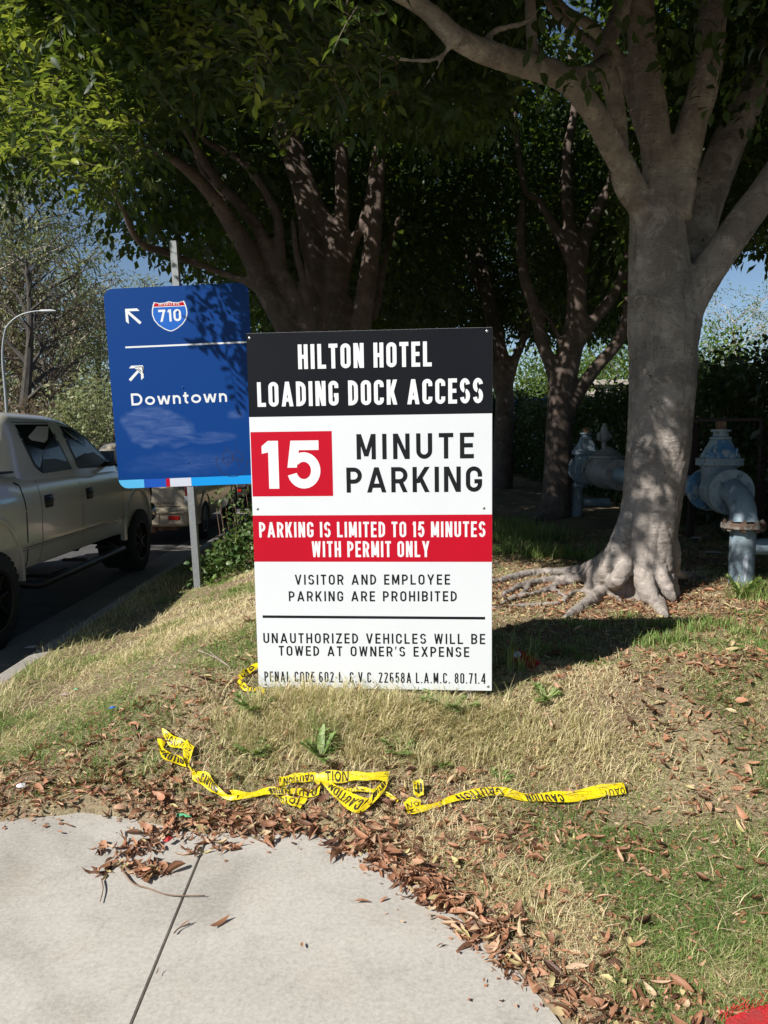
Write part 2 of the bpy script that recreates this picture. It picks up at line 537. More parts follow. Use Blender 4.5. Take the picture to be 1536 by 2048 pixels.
class MB:
    """mesh builder: shapes are added in the coordinates of the thing they will hang under"""

    def __init__(s):
        s.v = []
        s.f = []

    def add(s, vs, fs):
        n = len(s.v)
        s.v += [tuple(p) for p in vs]
        s.f += [tuple(i + n for i in f) for f in fs]
        return s

    def box(s, c, d, rz=0, rot=None, bev=0.0):
        hx, hy, hz = d[0] / 2, d[1] / 2, d[2] / 2
        m = rot.to_matrix() if rot else Matrix.Rotation(rz, 3, 'Z')
        c = Vector(c)
        b = min(bev, hx * .9, hy * .9, hz * .9)
        if b <= 0:
            pts = [Vector((x, y, z)) for z in (-hz, hz) for x, y in ((-hx, -hy), (hx, -hy), (hx, hy), (-hx, hy))]
            return s.add([c + m @ p for p in pts], [(3, 2, 1, 0), (4, 5, 6, 7), (0, 1, 5, 4), (1, 2, 6, 5), (2, 3, 7, 6), (3, 0, 4, 7)])

        def ring(ix, iy, z):
            return [Vector((x, y, z)) for x, y in ((-ix + b, -iy), (ix - b, -iy), (ix, -iy + b), (ix, iy - b), (ix - b, iy), (-ix + b, iy), (-ix, iy - b), (-ix, -iy + b))]
        rs = [ring(hx - b, hy - b, -hz), ring(hx, hy, -hz + b), ring(hx, hy, hz - b), ring(hx - b, hy - b, hz)]
        vs = [c + m @ p for r in rs for p in r]
        fs = [tuple(range(7, -1, -1)), tuple(range(24, 32))]
        for k in range(3):
            for i in range(8):
                j = (i + 1) % 8
                fs.append((k * 8 + i, k * 8 + j, k * 8 + 8 + j, k * 8 + 8 + i))
        return s.add(vs, fs)

    def rings(s, rings, close=True, caps=True):
        n = len(rings[0])
        vs = [p for r in rings for p in r]
        fs = []
        for k in range(len(rings) - 1):
            for i in range(n if close else n - 1):
                j = (i + 1) % n
                fs.append((k * n + i, k * n + j, (k + 1) * n + j, (k + 1) * n + i))
        if caps:
            fs.append(tuple(range(n - 1, -1, -1)))
            m = (len(rings) - 1) * n
            fs.append(tuple(range(m, m + n)))
        return s.add(vs, fs)

    def tube(s, pts, rad, n=8, jitter=0.0):
        pts = [Vector(p) for p in pts]
        if not hasattr(rad, '__len__'):
            rad = [rad] * len(pts)
        rs = []
        up = None
        for i, p in enumerate(pts):
            t = (pts[min(i + 1, len(pts) - 1)] - pts[max(i - 1, 0)]).normalized()
            if up is None:
                up = t.orthogonal().normalized()
            up = (up - t * up.dot(t))
            up = up.normalized() if up.length > 1e-5 else t.orthogonal().normalized()
            b = t.cross(up)
            r = []
            for k in range(n):
                a = 2 * math.pi * k / n
                q = rad[i] * (1 + jitter * (random.random() - .5))
                r.append(p + (up * math.cos(a) + b * math.sin(a)) * q)
            rs.append(r)
        return s.rings(rs)

    def lathe(s, p, d, prof, n=20):
        """profile of (distance along d, radius) turned round the axis p + t d"""
        p, d = Vector(p), Vector(d).normalized()
        u = d.orthogonal().normalized()
        w = d.cross(u)
        rs = [[p + d * t + (u * math.cos(2 * math.pi * k / n) + w * math.sin(2 * math.pi * k / n)) * max(r, 1e-4) for k in range(n)] for t, r in prof]
        return s.rings(rs)

    def poly(s, pts, th=0.0, nrm=(0, -1, 0)):
        nrm = Vector(nrm)
        n = len(pts)
        if th <= 0:
            return s.add(pts, [tuple(range(n))])
        back = [Vector(p) - nrm * th for p in pts]
        fs = [tuple(range(n)), tuple(range(2 * n - 1, n - 1, -1))]
        for i in range(n):
            j = (i + 1) % n
            fs.append((i, n + i, n + j, j))
        return s.add(list(pts) + back, fs)

    def build(s, name, m, parent=None, off=None, smooth=None):
        if off is not None:
            o3 = Vector(off)
            s.v = [(p[0] - o3.x, p[1] - o3.y, p[2] - o3.z) for p in s.v]
        me = bpy.data.meshes.new(name)
        me.from_pydata(s.v, [], s.f)
        for mm in (m if isinstance(m, list) else [m]):
            me.materials.append(mm)
        if smooth:
            me.polygons.foreach_set('use_smooth', [True] * len(me.polygons))
            if smooth < 180:
                me.set_sharp_from_angle(angle=R(smooth))
        me.update()
        return link(name, me, parent)


def tri_mesh(name, V, T, mat, rnd=None, smooth=False, rnd_domain_v=None):
    """fast all-triangle mesh from numpy"""
    me = bpy.data.meshes.new(name)
    V = np.ascontiguousarray(V, dtype=np.float32)
    T = np.ascontiguousarray(T, dtype=np.int32)
    me.vertices.add(len(V))
    me.vertices.foreach_set('co', V.ravel())
    me.loops.add(len(T) * 3)
    me.loops.foreach_set('vertex_index', T.ravel())
    me.polygons.add(len(T))
    me.polygons.foreach_set('loop_start', np.arange(len(T), dtype=np.int32) * 3)
    if smooth:
        me.polygons.foreach_set('use_smooth', np.ones(len(T), bool))
    me.materials.append(mat)
    if rnd is not None:
        a = me.attributes.new('rnd', 'FLOAT', 'POINT')
        a.data.foreach_set('value', np.ascontiguousarray(rnd, dtype=np.float32))
    me.update(calc_edges=True)
    me.validate()
    return me


def unit(a):
    return a / np.maximum(np.linalg.norm(a, axis=1, keepdims=True), 1e-9)


def leaves_np(P, A, N, L, W, rnd, fold=.25, shape=1):
    """leaf blades: P base, A along, N normal, L length, W half-width. shape 0 = 2-triangle blade, 1 = 6-triangle leaf"""
    A = unit(A)
    S = unit(np.cross(A, N))
    N = np.cross(S, A)
    L = np.asarray(L)[:, None]
    W = np.asarray(W)[:, None]
    n = len(P)
    if shape == 0:
        mid = P + A * L * .5
        V = np.stack([P, mid + S * W + N * W * fold, P + A * L, mid - S * W + N * W * fold], 1)
        T = np.array([[0, 1, 2], [0, 2, 3]])
        k = 4
    else:
        c = lambda t, s, z: P + A * L * t + S * W * s + N * (W * z)
        V = np.stack([P, c(.28, .8, fold), c(.62, .85, fold), c(1, 0, -.55), c(.62, -.85, fold), c(.28, -.8, fold), c(.45, 0, .1)], 1)
        T = np.array([[0, 1, 6], [1, 2, 6], [2, 3, 6], [3, 4, 6], [4, 5, 6], [5, 0, 6]])
        k = 7
    TT = (T[None] + (np.arange(n) * k)[:, None, None]).reshape(-1, 3)
    return V.reshape(-1, 3), TT, np.repeat(rnd, k)


def rand_dirs(n):
    return unit(rng.normal(size=(n, 3)))


def clump_leaves(centers, per, rad, L, W, shape=0, flat=.7, droop=.25, rndlo=0, rndhi=1, fold=.25):
    n = len(centers) * per
    C0 = np.repeat(centers, per, 0)
    d = rand_dirs(n)
    rr = rng.random(n)[:, None] ** .45 * (np.repeat(rad, per)[:, None] if hasattr(rad, '__len__') else rad)
    P = C0 + d * rr * np.array([1, 1, flat])
    A = d * .8 + rng.normal(size=(n, 3)) * .6
    A[:, 2] -= droop
    N = rng.normal(size=(n, 3)) * .6 + np.array([0, 0, 1.0])
    Ls = L * (.7 + .6 * rng.random(n))
    rnd = rndlo + (rndhi - rndlo) * rng.random(n) ** 1.3
    return leaves_np(P, A, N, Ls, W * Ls / L, rnd, fold, shape)


def merge(parts):
    V, T, Rn = [], [], []
    o = 0
    for v, t, r in parts:
        V.append(v)
        T.append(t + o)
        Rn.append(r)
        o += len(v)
    return np.concatenate(V), np.concatenate(T), np.concatenate(Rn)


def crom(pts, rad, per=5):
    """smooth a polyline of points and radii"""
    P = [np.array(p, float) for p in pts]
    P = [2 * P[0] - P[1]] + P + [2 * P[-1] - P[-2]]
    Rr = [rad[0]] + list(rad) + [rad[-1]]
    out, ro = [], []
    for i in range(1, len(P) - 2):
        for k in range(per):
            t = k / per
            a, b, c, d = P[i - 1], P[i], P[i + 1], P[i + 2]
            out.append(.5 * ((2 * b) + (c - a) * t + (2 * a - 5 * b + 4 * c - d) * t * t + (3 * b - a - 3 * c + d) * t ** 3))
            ro.append(Rr[i] * (1 - t) + Rr[i + 1] * t)
    out.append(P[-2])
    ro.append(Rr[-2])
    return out, ro

# ================================================================== SETTING
def axis(a, segs):
    out = [a]
    for end, step in segs:
        n = max(1, round((end - out[-1]) / step))
        s0 = out[-1]
        out += [s0 + (end - s0) * (i + 1) / n for i in range(n)]
    return np.array(out)


# lawn and planted ground, from the kerb to the far right
ys = axis(-5, [(1.2, .4), (7.5, .06), (12, .14), (40, .9)])
xs_r = axis(0, [(8.0, .062), (14, .4), (34, 2)])     # distance right of the kerb
XX = kerb_x(ys)[:, None] + xs_r[None]
YY = np.repeat(ys[:, None], len(xs_r), 1)
ZZ = gz(XX, YY)
ny, nx = XX.shape
V = np.stack([XX, YY, ZZ], -1).reshape(-1, 3)
idx = np.arange(ny * nx).reshape(ny, nx)
a, b, c, d = idx[:-1, :-1].ravel(), idx[:-1, 1:].ravel(), idx[1:, 1:].ravel(), idx[1:, :-1].ravel()
T = np.concatenate([np.stack([a, b, c], 1), np.stack([a, c, d], 1)])
lawn = link('lawn', tri_mesh('lawn', V, T, M['soil'], smooth=True))
tag(lawn, 'sloping lawn ground of dry grass and bare soil beside the kerb', kind='structure')

# far ground
mb = MB()
mb.add([(-400, -60, -.32), (400, -60, -.32), (400, 900, -.32), (-400, 900, -.32)], [(0, 1, 2, 3)])
tag(mb.build('ground', M['far_ground']), 'dry open ground reaching the horizon', kind='structure')
# hillside beyond the street
hx, hy = np.meshgrid(np.linspace(-120, -19, 30), np.linspace(5, 160, 40))
hzv = -.3 + 4.5 * sstep(-19, -60, -np.abs(hx) * -1) * 0 + 3.0 * sstep(19, 60, -hx) + (vnoise(hx, hy, .15, 5) - .5) * 1.0 * sstep(20, 30, -hx)
V = np.stack([hx, hy, hzv], -1).reshape(-1, 3)
idx = np.arange(40 * 30).reshape(40, 30)
a, b, c, d = idx[:-1, :-1].ravel(), idx[:-1, 1:].ravel(), idx[1:, 1:].ravel(), idx[1:, :-1].ravel()
hill = link('hillside', tri_mesh('hillside', V, np.concatenate([np.stack([a, b, c], 1), np.stack([a, c, d], 1)]), M['far_ground'], smooth=True))
tag(hill, 'low dry bank rising across the street', kind='structure')

# road with a concrete gutter strip
Y0, Y1 = -6, 190
mb = MB()
mb.add([(kerb_x(Y0) - 11, Y0, -.16), (kerb_x(Y0) - .75, Y0, -.16), (kerb_x(Y1) - .75, Y1, -.16), (kerb_x(Y1) - 11, Y1, -.16)], [(0, 1, 2, 3)])
tag(mb.build('road', M['asphalt']), 'shaded asphalt street beside the parked cars', kind='structure')
gut = MB()
gut.add([(kerb_x(Y0) - 11.0, Y0, -.22), (kerb_x(Y0) - 10.9, Y0, -.22), (kerb_x(Y1) - 10.9, Y1, -.22), (kerb_x(Y1) - 11.0, Y1, -.22)], [(0, 1, 2, 3)])
gutter = gut.build('gutter', M['gutter'])
tag(gutter, 'concrete gutter along the kerb', kind='structure')
y = -6.0
while y < 60:
    L = 2.4
    g = MB()
    x0, x1 = float(kerb_x(y)), float(kerb_x(y + L - .012))
    g.rings([[(x0 - .76, y, -.156), (x0 - .152, y, -.166), (x0 - .152, y, -.25), (x0 - .76, y, -.25)],
             [(x1 - .76, y + L - .012, -.156), (x1 - .152, y + L - .012, -.166), (x1 - .152, y + L - .012, -.25), (x1 - .76, y + L - .012, -.25)]])
    g.build('slab', M['gutter'], gutter)
    y += L
kerb = MB()
kerb.add([(kerb_x(60) - .15, 60, .0), (kerb_x(60), 60, .0), (kerb_x(Y1), Y1, .0), (kerb_x(Y1) - .15, Y1, .0)], [(0, 1, 2, 3)])
kerb = kerb.build('kerb', M['kerb'])
tag(kerb, 'worn concrete kerb between lawn and street', kind='structure')
y = -6.0
while y < 60:
    L = 1.8
    g = MB()
    r = []
    for yy in (y, y + L - .01):
        x0 = float(kerb_x(yy))
        r.append([(x0 - .152, yy, -.2), (x0 - .15, yy, -.03), (x0 - .135, yy, -.003), (x0 - .11, yy, .006), (x0 + .0, yy, .008), (x0 + .0, yy, -.2)])
    g.rings(r)
    g.build('kerb_stone', M['kerb'], kerb)
    y += L
far_kerb = MB()
far_kerb.rings([[(kerb_x(yy) - 11.0, yy, -.2), (kerb_x(yy) - 11.0, yy, -.02), (kerb_x(yy) - 13.6, yy, .0), (kerb_x(yy) - 13.6, yy, -.2)] for yy in (Y0, Y1)])
tag(far_kerb.build('pavement', M['kerb']), 'far pavement across the street', kind='structure')

# concrete path: slabs split by the tooled joint
jA, jB = PZ(405, 1700, 0), PZ(262, 2048, 0)
jd = Vector((jB.x - jA.x, jB.y - jA.y)).normalized()
side_pts = []
sidewalk = MB()
sidewalk.add([(p[0] * .98 - .05, p[1] - .06, -.12) for p in PATH_POLY], [tuple(range(len(PATH_POLY)))])
sidewalk = sidewalk.build('sidewalk', M['concrete'])
tag(sidewalk, 'pale concrete path with one dark joint in the foreground', kind='structure')


def clip_half(poly, p, n, off):
    out = []
    for i in range(len(poly)):
        a, b = Vector(poly[i]), Vector(poly[(i + 1) % len(poly)])
        da, db = (a - p).dot(n) - off, (b - p).dot(n) - off
        if da >= 0:
            out.append(tuple(a))
        if (da >= 0) != (db >= 0):
            out.append(tuple(a + (b - a) * (da / (da - db))))
    return out


jn = Vector((-jd.y, jd.x))
jp = Vector((jA.x, jA.y))
rough_edge = []
for i in range(len(PATH_POLY)):
    ax, ay = PATH_POLY[i]
    bx, by = PATH_POLY[(i + 1) % len(PATH_POLY)]
    n = max(1, int(math.hypot(bx - ax, by - ay) / .05)) if i < len(EDGE) - 4 else 1
    for k in range(n):
        t = k / n
        j = .008 if n > 1 else 0
        rough_edge.append((ax + (bx - ax) * t + random.uniform(-j, j), ay + (by - ay) * t + random.uniform(-j, j)))
jcross = [jp, jp + jn * -1.55, jp + jn * 1.62]
for sgn in (1, -1):
    poly = clip_half(rough_edge, jp, jn * sgn, .0022)
    # a slightly rounded arris along the joint, the slab top as one sheet
    n = len(poly)
    cx = sum(p[0] for p in poly) / n
    cy = sum(p[1] for p in poly) / n
    inner = [(cx + (p[0] - cx) * .996, cy + (p[1] - cy) * .996) for p in poly]
    g = MB()
    g.rings([[(p[0], p[1], -.10) for p in poly], [(p[0], p[1], -.007) for p in poly], [(p[0], p[1], 0.0) for p in inner]])
    o = g.build('slab', M['concrete'], sidewalk)


# ================================================================== LETTERING (own stroke alphabet)
def glyph(ch, w, h, s, squash=.9):
    """convex polygons (2-D) of a letter of width w, height h, stroke s"""
    a = s / 2
    L, Rr, T_, B_ = a, w - a, h - a, a
    cx = w / 2
    out = []

    def quad(p, q, hw=a):
        dx, dy = q[0] - p[0], q[1] - p[1]
        l = math.hypot(dx, dy) or 1
        nx_, ny_ = -dy / l * hw, dx / l * hw
        out.append([(p[0] - nx_, p[1] - ny_), (q[0] - nx_, q[1] - ny_), (q[0] + nx_, q[1] + ny_), (p[0] + nx_, p[1] + ny_)])

    def V_(x, y0, y1):
        out.append([(x - a, y0), (x + a, y0), (x + a, y1), (x - a, y1)])

    def H_(y_, x0, x1):
        out.append([(x0, y_ - a), (x1, y_ - a), (x1, y_ + a), (x0, y_ + a)])

    def D_(x0, y0, x1, y1, k=1.0):       # diagonal with level ends
        l = math.hypot(x1 - x0, y1 - y0)
        hw = a * k * l / max(abs(y1 - y0), 1e-6)
        out.append([(x0 - hw, y0), (x0 + hw, y0), (x1 + hw, y1), (x1 - hw, y1)] if y1 > y0 else [(x1 - hw, y1), (x1 + hw, y1), (x0 + hw, y0), (x0 - hw, y0)])

    def arc(ox, oy, rx, ry, a0, a1):
        n = max(3, int(abs(a1 - a0) / 13))
        for k in range(n):
            t0, t1 = R(a0 + (a1 - a0) * k / n), R(a0 + (a1 - a0) * (k + 1) / n)
            q = []
            for t, e in ((t0, -1), (t0, 1), (t1, 1), (t1, -1)):
                q.append((ox + (rx + e * a) * math.cos(t), oy + (ry + e * a) * math.sin(t)))
            if a1 > a0:
                q = q
            else:
                q = q[::-1]
            out.append(q)
    r = min((Rr - L) / 2, (T_ - B_) / 2)

    def bowl(y0, y1, x0=L, full=None):
        rr = min((y1 - y0) / 2, (Rr - x0) * .85)
        H_(y1, x0, Rr - rr)
        H_(y0, x0, Rr - rr)
        arc(Rr - rr, y1 - rr, rr, rr, 90, 0)
        arc(Rr - rr, y0 + rr, rr, rr, 0, -90)
        if y1 - y0 > 2 * rr + 1e-6:
            V_(Rr, y0 + rr, y1 - rr)
    u = ch.upper()
    if ch in 'ownt':
        x = h * .72          # x-height
        if ch == 'o':
            rx, ry = (Rr - L) / 2, (x - s) / 2
            arc(cx, x / 2, rx, ry, 0, 360)
        elif ch == 'n':
            V_(L, 0, x)
            rx = (Rr - L) / 2
            arc(cx, x - a - rx, rx, rx, 180, 0)
            V_(Rr, 0, x - a - rx)
        elif ch == 't':
            V_(cx - a * .3, s * .9, h * .93)
            H_(x - a, 0, w)
            arc(cx - a * .3 + s * .9, s * 1.4 * .98, s * .9, s * .9, 180, 285)
        else:
            D_(w * .24, 0, L * .9, x)
            D_(w * .28, 0, cx, x)
            D_(w * .72, 0, cx, x)
            D_(w * .76, 0, w - L * .9, x)
        return out
    if u in 'O0':
        arc(cx, T_ - r, r, r, 0, 180)
        arc(cx, B_ + r, r, r, 180, 360)
        if T_ - B_ > 2 * r:
            V_(L, B_ + r, T_ - r)
            V_(Rr, B_ + r, T_ - r)
    elif u in 'CG':
        arc(cx, T_ - r, r, r, 0, 180)
        arc(cx, B_ + r, r, r, 180, 360)
        V_(L, B_ + r, T_ - r)
        V_(Rr, T_ - r - .09 * h, T_ - r)
        if u == 'C':
            V_(Rr, B_ + r, B_ + r + .09 * h)
        else:
            V_(Rr, B_ + r, h * .5)
            H_(h * .5 - a, cx + s * .1, w)
    elif u == 'D':
        V_(L, 0, h)
        bowl(B_, T_)
    elif u == 'U':
        arc(cx, B_ + r, r, r, 180, 360)
        V_(L, B_ + r, h)
        V_(Rr, B_ + r, h)
    elif u == 'S':
        m = h * .51
        rx = (Rr - L) / 2
        r1, r2 = (T_ - m) / 2, (m - B_) / 2
        arc(cx, T_ - r1, rx, r1, 12, 258)
        arc(cx, B_ + r2, rx, r2, 78, -168)
    elif u in 'EF':
        V_(L, 0, h)
        for y_ in ([T_, h * .51, B_] if u == 'E' else [T_, h * .51]):
            H_(y_, L, w * (.93 if y_ == h * .51 else 1))
    elif u == 'L':
        V_(L, 0, h)
        H_(B_, L, w)
    elif u == 'H':
        V_(L, 0, h)
        V_(Rr, 0, h)
        H_(h * .5, L, Rr)
    elif u == 'I':
        V_(cx, 0, h)
    elif u == 'T':
        V_(cx, 0, h)
        H_(T_, 0, w)
    elif u == 'N':
        V_(L, 0, h)
        V_(Rr, 0, h)
        D_(Rr - s * .12, 0, L + s * .12, h, .95)
    elif u == 'M':
        V_(L, 0, h)
        V_(Rr, 0, h)
        D_(cx, h * .12, L + s * .1, h, .92)
        D_(cx, h * .12, Rr - s * .1, h, .92)
    elif u == 'A':
        k = s * .52
        D_(k, 0, cx, h)
        D_(w - k, 0, cx, h)
        H_(h * .27, w * .25, w * .75)
    elif u == 'V':
        D_(cx, 0, s * .52, h)
        D_(cx, 0, w - s * .52, h)
    elif u == 'W':
        D_(w * .27, 0, s * .5, h, .92)
        D_(w * .27, 0, cx, h, .92)
        D_(w * .73, 0, cx, h, .92)
        D_(w * .73, 0, w - s * .5, h, .92)
    elif u == 'X':
        D_(s * .55, 0, w - s * .55, h)
        D_(w - s * .55, 0, s * .55, h)
    elif u == 'Y':
        V_(cx, 0, h * .45)
        D_(cx, h * .38, s * .52, h)
        D_(cx, h * .38, w - s * .52, h)
    elif u == 'Z':
        H_(T_, 0, w)
        H_(B_, 0, w)
        D_(s * .6, s * .4, w - s * .6, h - s * .4)
    elif u == 'K':
        V_(L, 0, h)
        D_(L + s * .5, h * .36, w - s * .55, h)
        D_(w - s * .55, 0, w * .42, h * .62)
    elif u in 'PR':
        V_(L, 0, h)
        bowl(h * .44, T_)
        if u == 'R':
            D_(w - s * .55, 0, w * .56, h * .44)
    elif u == 'B':
        V_(L, 0, h)
        bowl(h * .51, T_)
        bowl(B_, h * .51)
    elif u == '1':
        V_(Rr, 0, h)
        out.append([(0, h * .865 - s * .62), (w - s * .9, h * .90 - s * .62), (w - s * .9, h), (w - s * 1.0, h), (0, h * .89)])
    elif u == '2':
        rx = (Rr - L) / 2
        ry = min(rx, h * .28)
        arc(cx, T_ - ry, rx, ry, 172, -32)
        D_(s * .6, s * .5, Rr - rx * .14 + a * .1, T_ - ry * 1.48)
        H_(B_, 0, w)
    elif u == '5':
        H_(T_, L * 1.5, w * .96)
        D_(L * 1.1, h * .44, L * 1.9, h)
        rx = (Rr - L) / 2
        ry = h * .30 - a * .2
        oy = B_ + ry
        arc(cx, oy, rx, ry, 138, -164)
    elif u == '6':
        rx = (Rr - L) / 2
        ry = (h * .60 - s) / 2
        arc(cx, B_ + ry, rx, ry, 0, 360)
        arc(cx, T_ - r, r, r, 20, 180)
        V_(L, B_ + ry, T_ - r)
    elif u == '8':
        rx = (Rr - L) / 2
        m = h * .53
        arc(cx, (T_ + m) / 2, rx * .92, (T_ - m) / 2, 0, 360)
        arc(cx, (B_ + m) / 2, rx, (m - B_) / 2, 0, 360)
    elif u == '7':
        H_(T_, 0, w)
        D_(w * .36, 0, w - s * .6, h - s * .4)
    elif u == '4':
        V_(w * .72, 0, h)
        H_(h * .26, 0, w)
        D_(s * .5, h * .26, w * .72 - s * .1, h, .9)
    elif u == '-':
        H_(h * .46, 0, w)
    elif u == '.':
        out.append([(0, 0), (w, 0), (w, w), (0, w)])
    elif u == "'":
        out.append([(w * .1, h * .66), (w * .55, h * .72), (w * 1.0, h), (0, h)])
    return out


RELW = dict(zip('ABCDEFGHIJKLMNOPQRSTUVWXYZ', [.62, .5, .5, .5, .44, .44, .51, .51, 0, .45, .54, .44, .62, .53, .52, .5, .52, .52, .5, .46, .51, .58, .74, .56, .58, .5]))
RELW.update({'0': .51, '1': .24, '2': .5, '4': .56, '5': .5, '6': .5, '7': .48, '8': .5, '-': .22, '.': 0, "'": 0, 'o': .66, 'w': .86, 'n': .52, 't': .36})


def text_polys(txt, W, h, s, gap=.13, space=.36, special=None):
    """list of convex polygons of a line fitted to width W, height h"""
    adv = []
    for ch in txt:
        if ch == ' ':
            adv.append(('sp', space * h))
        elif ch == 'I':
            adv.append(('fix', s))
        elif ch == '.':
            adv.append(('fix', s * .95))
        elif ch == "'":
            adv.append(('fix', s * 1.0))
        else:
            adv.append(('sc', (special or RELW).get(ch, RELW.get(ch, .5)) * h))
    ngap = sum(1 for i in range(len(txt) - 1) if txt[i] != ' ' and txt[i + 1] != ' ')
    fix = sum(v for k, v in adv if k == 'fix')
    var = sum(v for k, v in adv if k != 'fix') + ngap * gap * h
    k = (W - fix) / var
    out = []
    x = 0.0
    for i, ch in enumerate(txt):
        kind, v = adv[i]
        w = v if kind == 'fix' else v * k
        if ch != ' ':
            for p in glyph(ch, w, h, s):
                out.append([(x + q[0], q[1]) for q in p])
        x += w
        if i < len(txt) - 1 and ch != ' ' and txt[i + 1] != ' ':
            x += gap * h * k
    return out


def lay(mb, polys, x, z, y=.0023, step=.00002, slope=0.0):
    """lay flat polygons on a sign face that looks towards -Y, each a hair proud of the last"""
    for i, p in enumerate(polys):
        a = sum(p[j][0] * p[(j + 1) % len(p)][1] - p[(j + 1) % len(p)][0] * p[j][1] for j in range(len(p)))
        q = p if a > 0 else p[::-1]
        mb.add([(x + u, y - (i % 16) * step, z + v + slope * u) for u, v in q], [tuple(range(len(q)))])


def rect(mb, x0, z0, x1, z1, y, th=.0):
    mb.add([(x0, y, z0), (x1, y, z0), (x1, y, z1), (x0, y, z1)], [(0, 1, 2, 3)])


# ================================================================== PARKING SIGN
ps = empty('parking_sign', (-.0534, 3.8932, .3483), 'tall white, red and black parking rules sign board standing on the grass', 'sign', rot=(.0236, -.0131, -.086))
b = MB()
b.box((0, .014, .915), (1.22, .022, 1.83), bev=.0015)
b.build('board', M['white'], ps)
b = MB()
rect(b, -.6095, 1.415, .6095, 1.8295, .0026)
b.build('header_band', M['navy'], ps)
b = MB()
rect(b, -.606, 1.0115, -.190, 1.3395, .0026)
b.build('number_panel', M['red'], ps)
b = MB()
rect(b, -.6095, .673, .6095, .9135, .0026)
b.build('red_band', M['red'], ps)
b = MB()
rect(b, -.576, .3755, .575, .3895, .0026)
b.build('divider_line', M['letter_black'], ps)
wl = MB()
lay(wl, text_polys('HILTON HOTEL', .665, .121, .0195, .15, .50), -.351, 1.6485)
wl.build('white_lettering', M['letter_white'], ps)
wl = MB()
lay(wl, text_polys('LOADING DOCK ACCESS', 1.128, .1225, .0195, .15, .50), -.564, 1.4655)
wl.build('white_lettering', M['letter_white'], ps)
wl = MB()
lay(wl, glyph('1', .085, .243, .052), -.551, 1.051)
lay(wl, glyph('5', .171, .243, .048), -.423, 1.0505)
wl.build('white_lettering', M['letter_white'], ps)
wl = MB()
lay(wl, text_polys('PARKING IS LIMITED TO 15 MINUTES', 1.154, .079, .0118, .16, .52), -.578, .8)
wl.build('white_lettering', M['letter_white'], ps)
wl = MB()
lay(wl, text_polys('WITH PERMIT ONLY', .602, .082, .0118, .16, .52), -.307, .6975)
wl.build('white_lettering', M['letter_white'], ps)
bl = MB()
lay(bl, text_polys('MINUTE', .585, .127, .0215, .21), -.066, 1.195)
bl.build('black_lettering', M['letter_black'], ps)
bl = MB()
lay(bl, text_polys('PARKING', .68, .127, .0215, .16), -.1205, 1.028)
bl.build('black_lettering', M['letter_black'], ps)
bl = MB()
lay(bl, text_polys('VISITOR AND EMPLOYEE', .798, .053, .0082, .22, .68), -.4, .5525, slope=.004)
bl.build('black_lettering', M['letter_black'], ps)
bl = MB()
lay(bl, text_polys('PARKING ARE PROHIBITED', .866, .053, .0082, .22, .68), -.434, .465, slope=.005)
bl.build('black_lettering', M['letter_black'], ps)
bl = MB()
lay(bl, text_polys('UNAUTHORIZED VEHICLES WILL BE', 1.151, .054, .0082, .22, .68), -.576, .241, slope=.005)
bl.build('black_lettering', M['letter_black'], ps)
bl = MB()
lay(bl, text_polys("TOWED AT OWNER'S EXPENSE", .99, .053, .0082, .22, .72), -.496, .174, slope=.004)
bl.build('black_lettering', M['letter_black'], ps)
bl = MB()
lay(bl, text_polys('PENAL CODE 602-L. C.V.C. 22658A L.A.M.C. 80.71.4', 1.154, .056, .0068, .22, .6), -.577, .032, slope=.005)
bl.build('black_lettering', M['letter_black'], ps)
for x, z in [(-.593, 1.806), (.584, 1.811), (-.584, .949), (.567, .947), (-.573, .019), (.589, .025)]:
    s_ = MB()
    s_.lathe((x, .003, z), (0, -1, 0), [(0, .0065), (.003, .0065), (.0045, .004), (.005, .001)], 10)
    s_.box((x, -.0023, z), (.009, .0008, .0016))
    s_.build('screw', M['screw'], ps, smooth=40)
for x in (-.5, .5):     # stakes behind the board
    b = MB()
    b.box((x, .045, .70), (.035, .035, 2.1), bev=.002)
    b.build('stake', M['alu'], ps)

# ================================================================== DIRECTION SIGN
ds = empty('direction_sign', (-2.0564, 8.1163, 1.1446), 'leaning blue street direction sign on a galvanised post', 'sign', rot=(.0251, -.0395, -.0268))


def rounded(x0, z0, x1, z1, r, n=7):
    pts = []
    for cx_, cz_, a0 in ((x1 - r, z0 + r, -90), (x1 - r, z1 - r, 0), (x0 + r, z1 - r, 90), (x0 + r, z0 + r, 180)):
        for k in range(n):
            a_ = R(a0 + 90 * k / (n - 1))
            pts.append((cx_ + r * math.cos(a_), cz_ + r * math.sin(a_)))
    return pts


rp = rounded(-.75, 0, .75, 2.06, .10)
b = MB()
b.poly([(x, 0, z) for x, z in rp], .004)
b.build('sign_panel', M['blue_sign'], ds)
# bottom colour strip, cut to the rounded corners
for (x0, x1, mk) in [(-.75, -.479, 'stripe_light'), (-.479, -.245, 'stripe_mid'), (-.245, -.204, 'red'), (-.204, .024, 'stripe_grey'), (.024, .75, 'stripe_cyan')]:
    poly = [p for p in rp]
    for p_, n_ in (((x0, 0), (1, 0)), ((x1, 0), (-1, 0)), ((0, .089), (0, -1))):
        poly = clip_half(poly, Vector(p_), Vector(n_), .0008 if p_[0] else 0)
    b = MB()
    b.add([(x, -.0003, z) for x, z in poly], [tuple(range(len(poly)))])
    b.build('colour_strip', M[mk], ds)
wl = MB()
rect(wl, -.566, 1.455, .72, 1.472, -.0004)


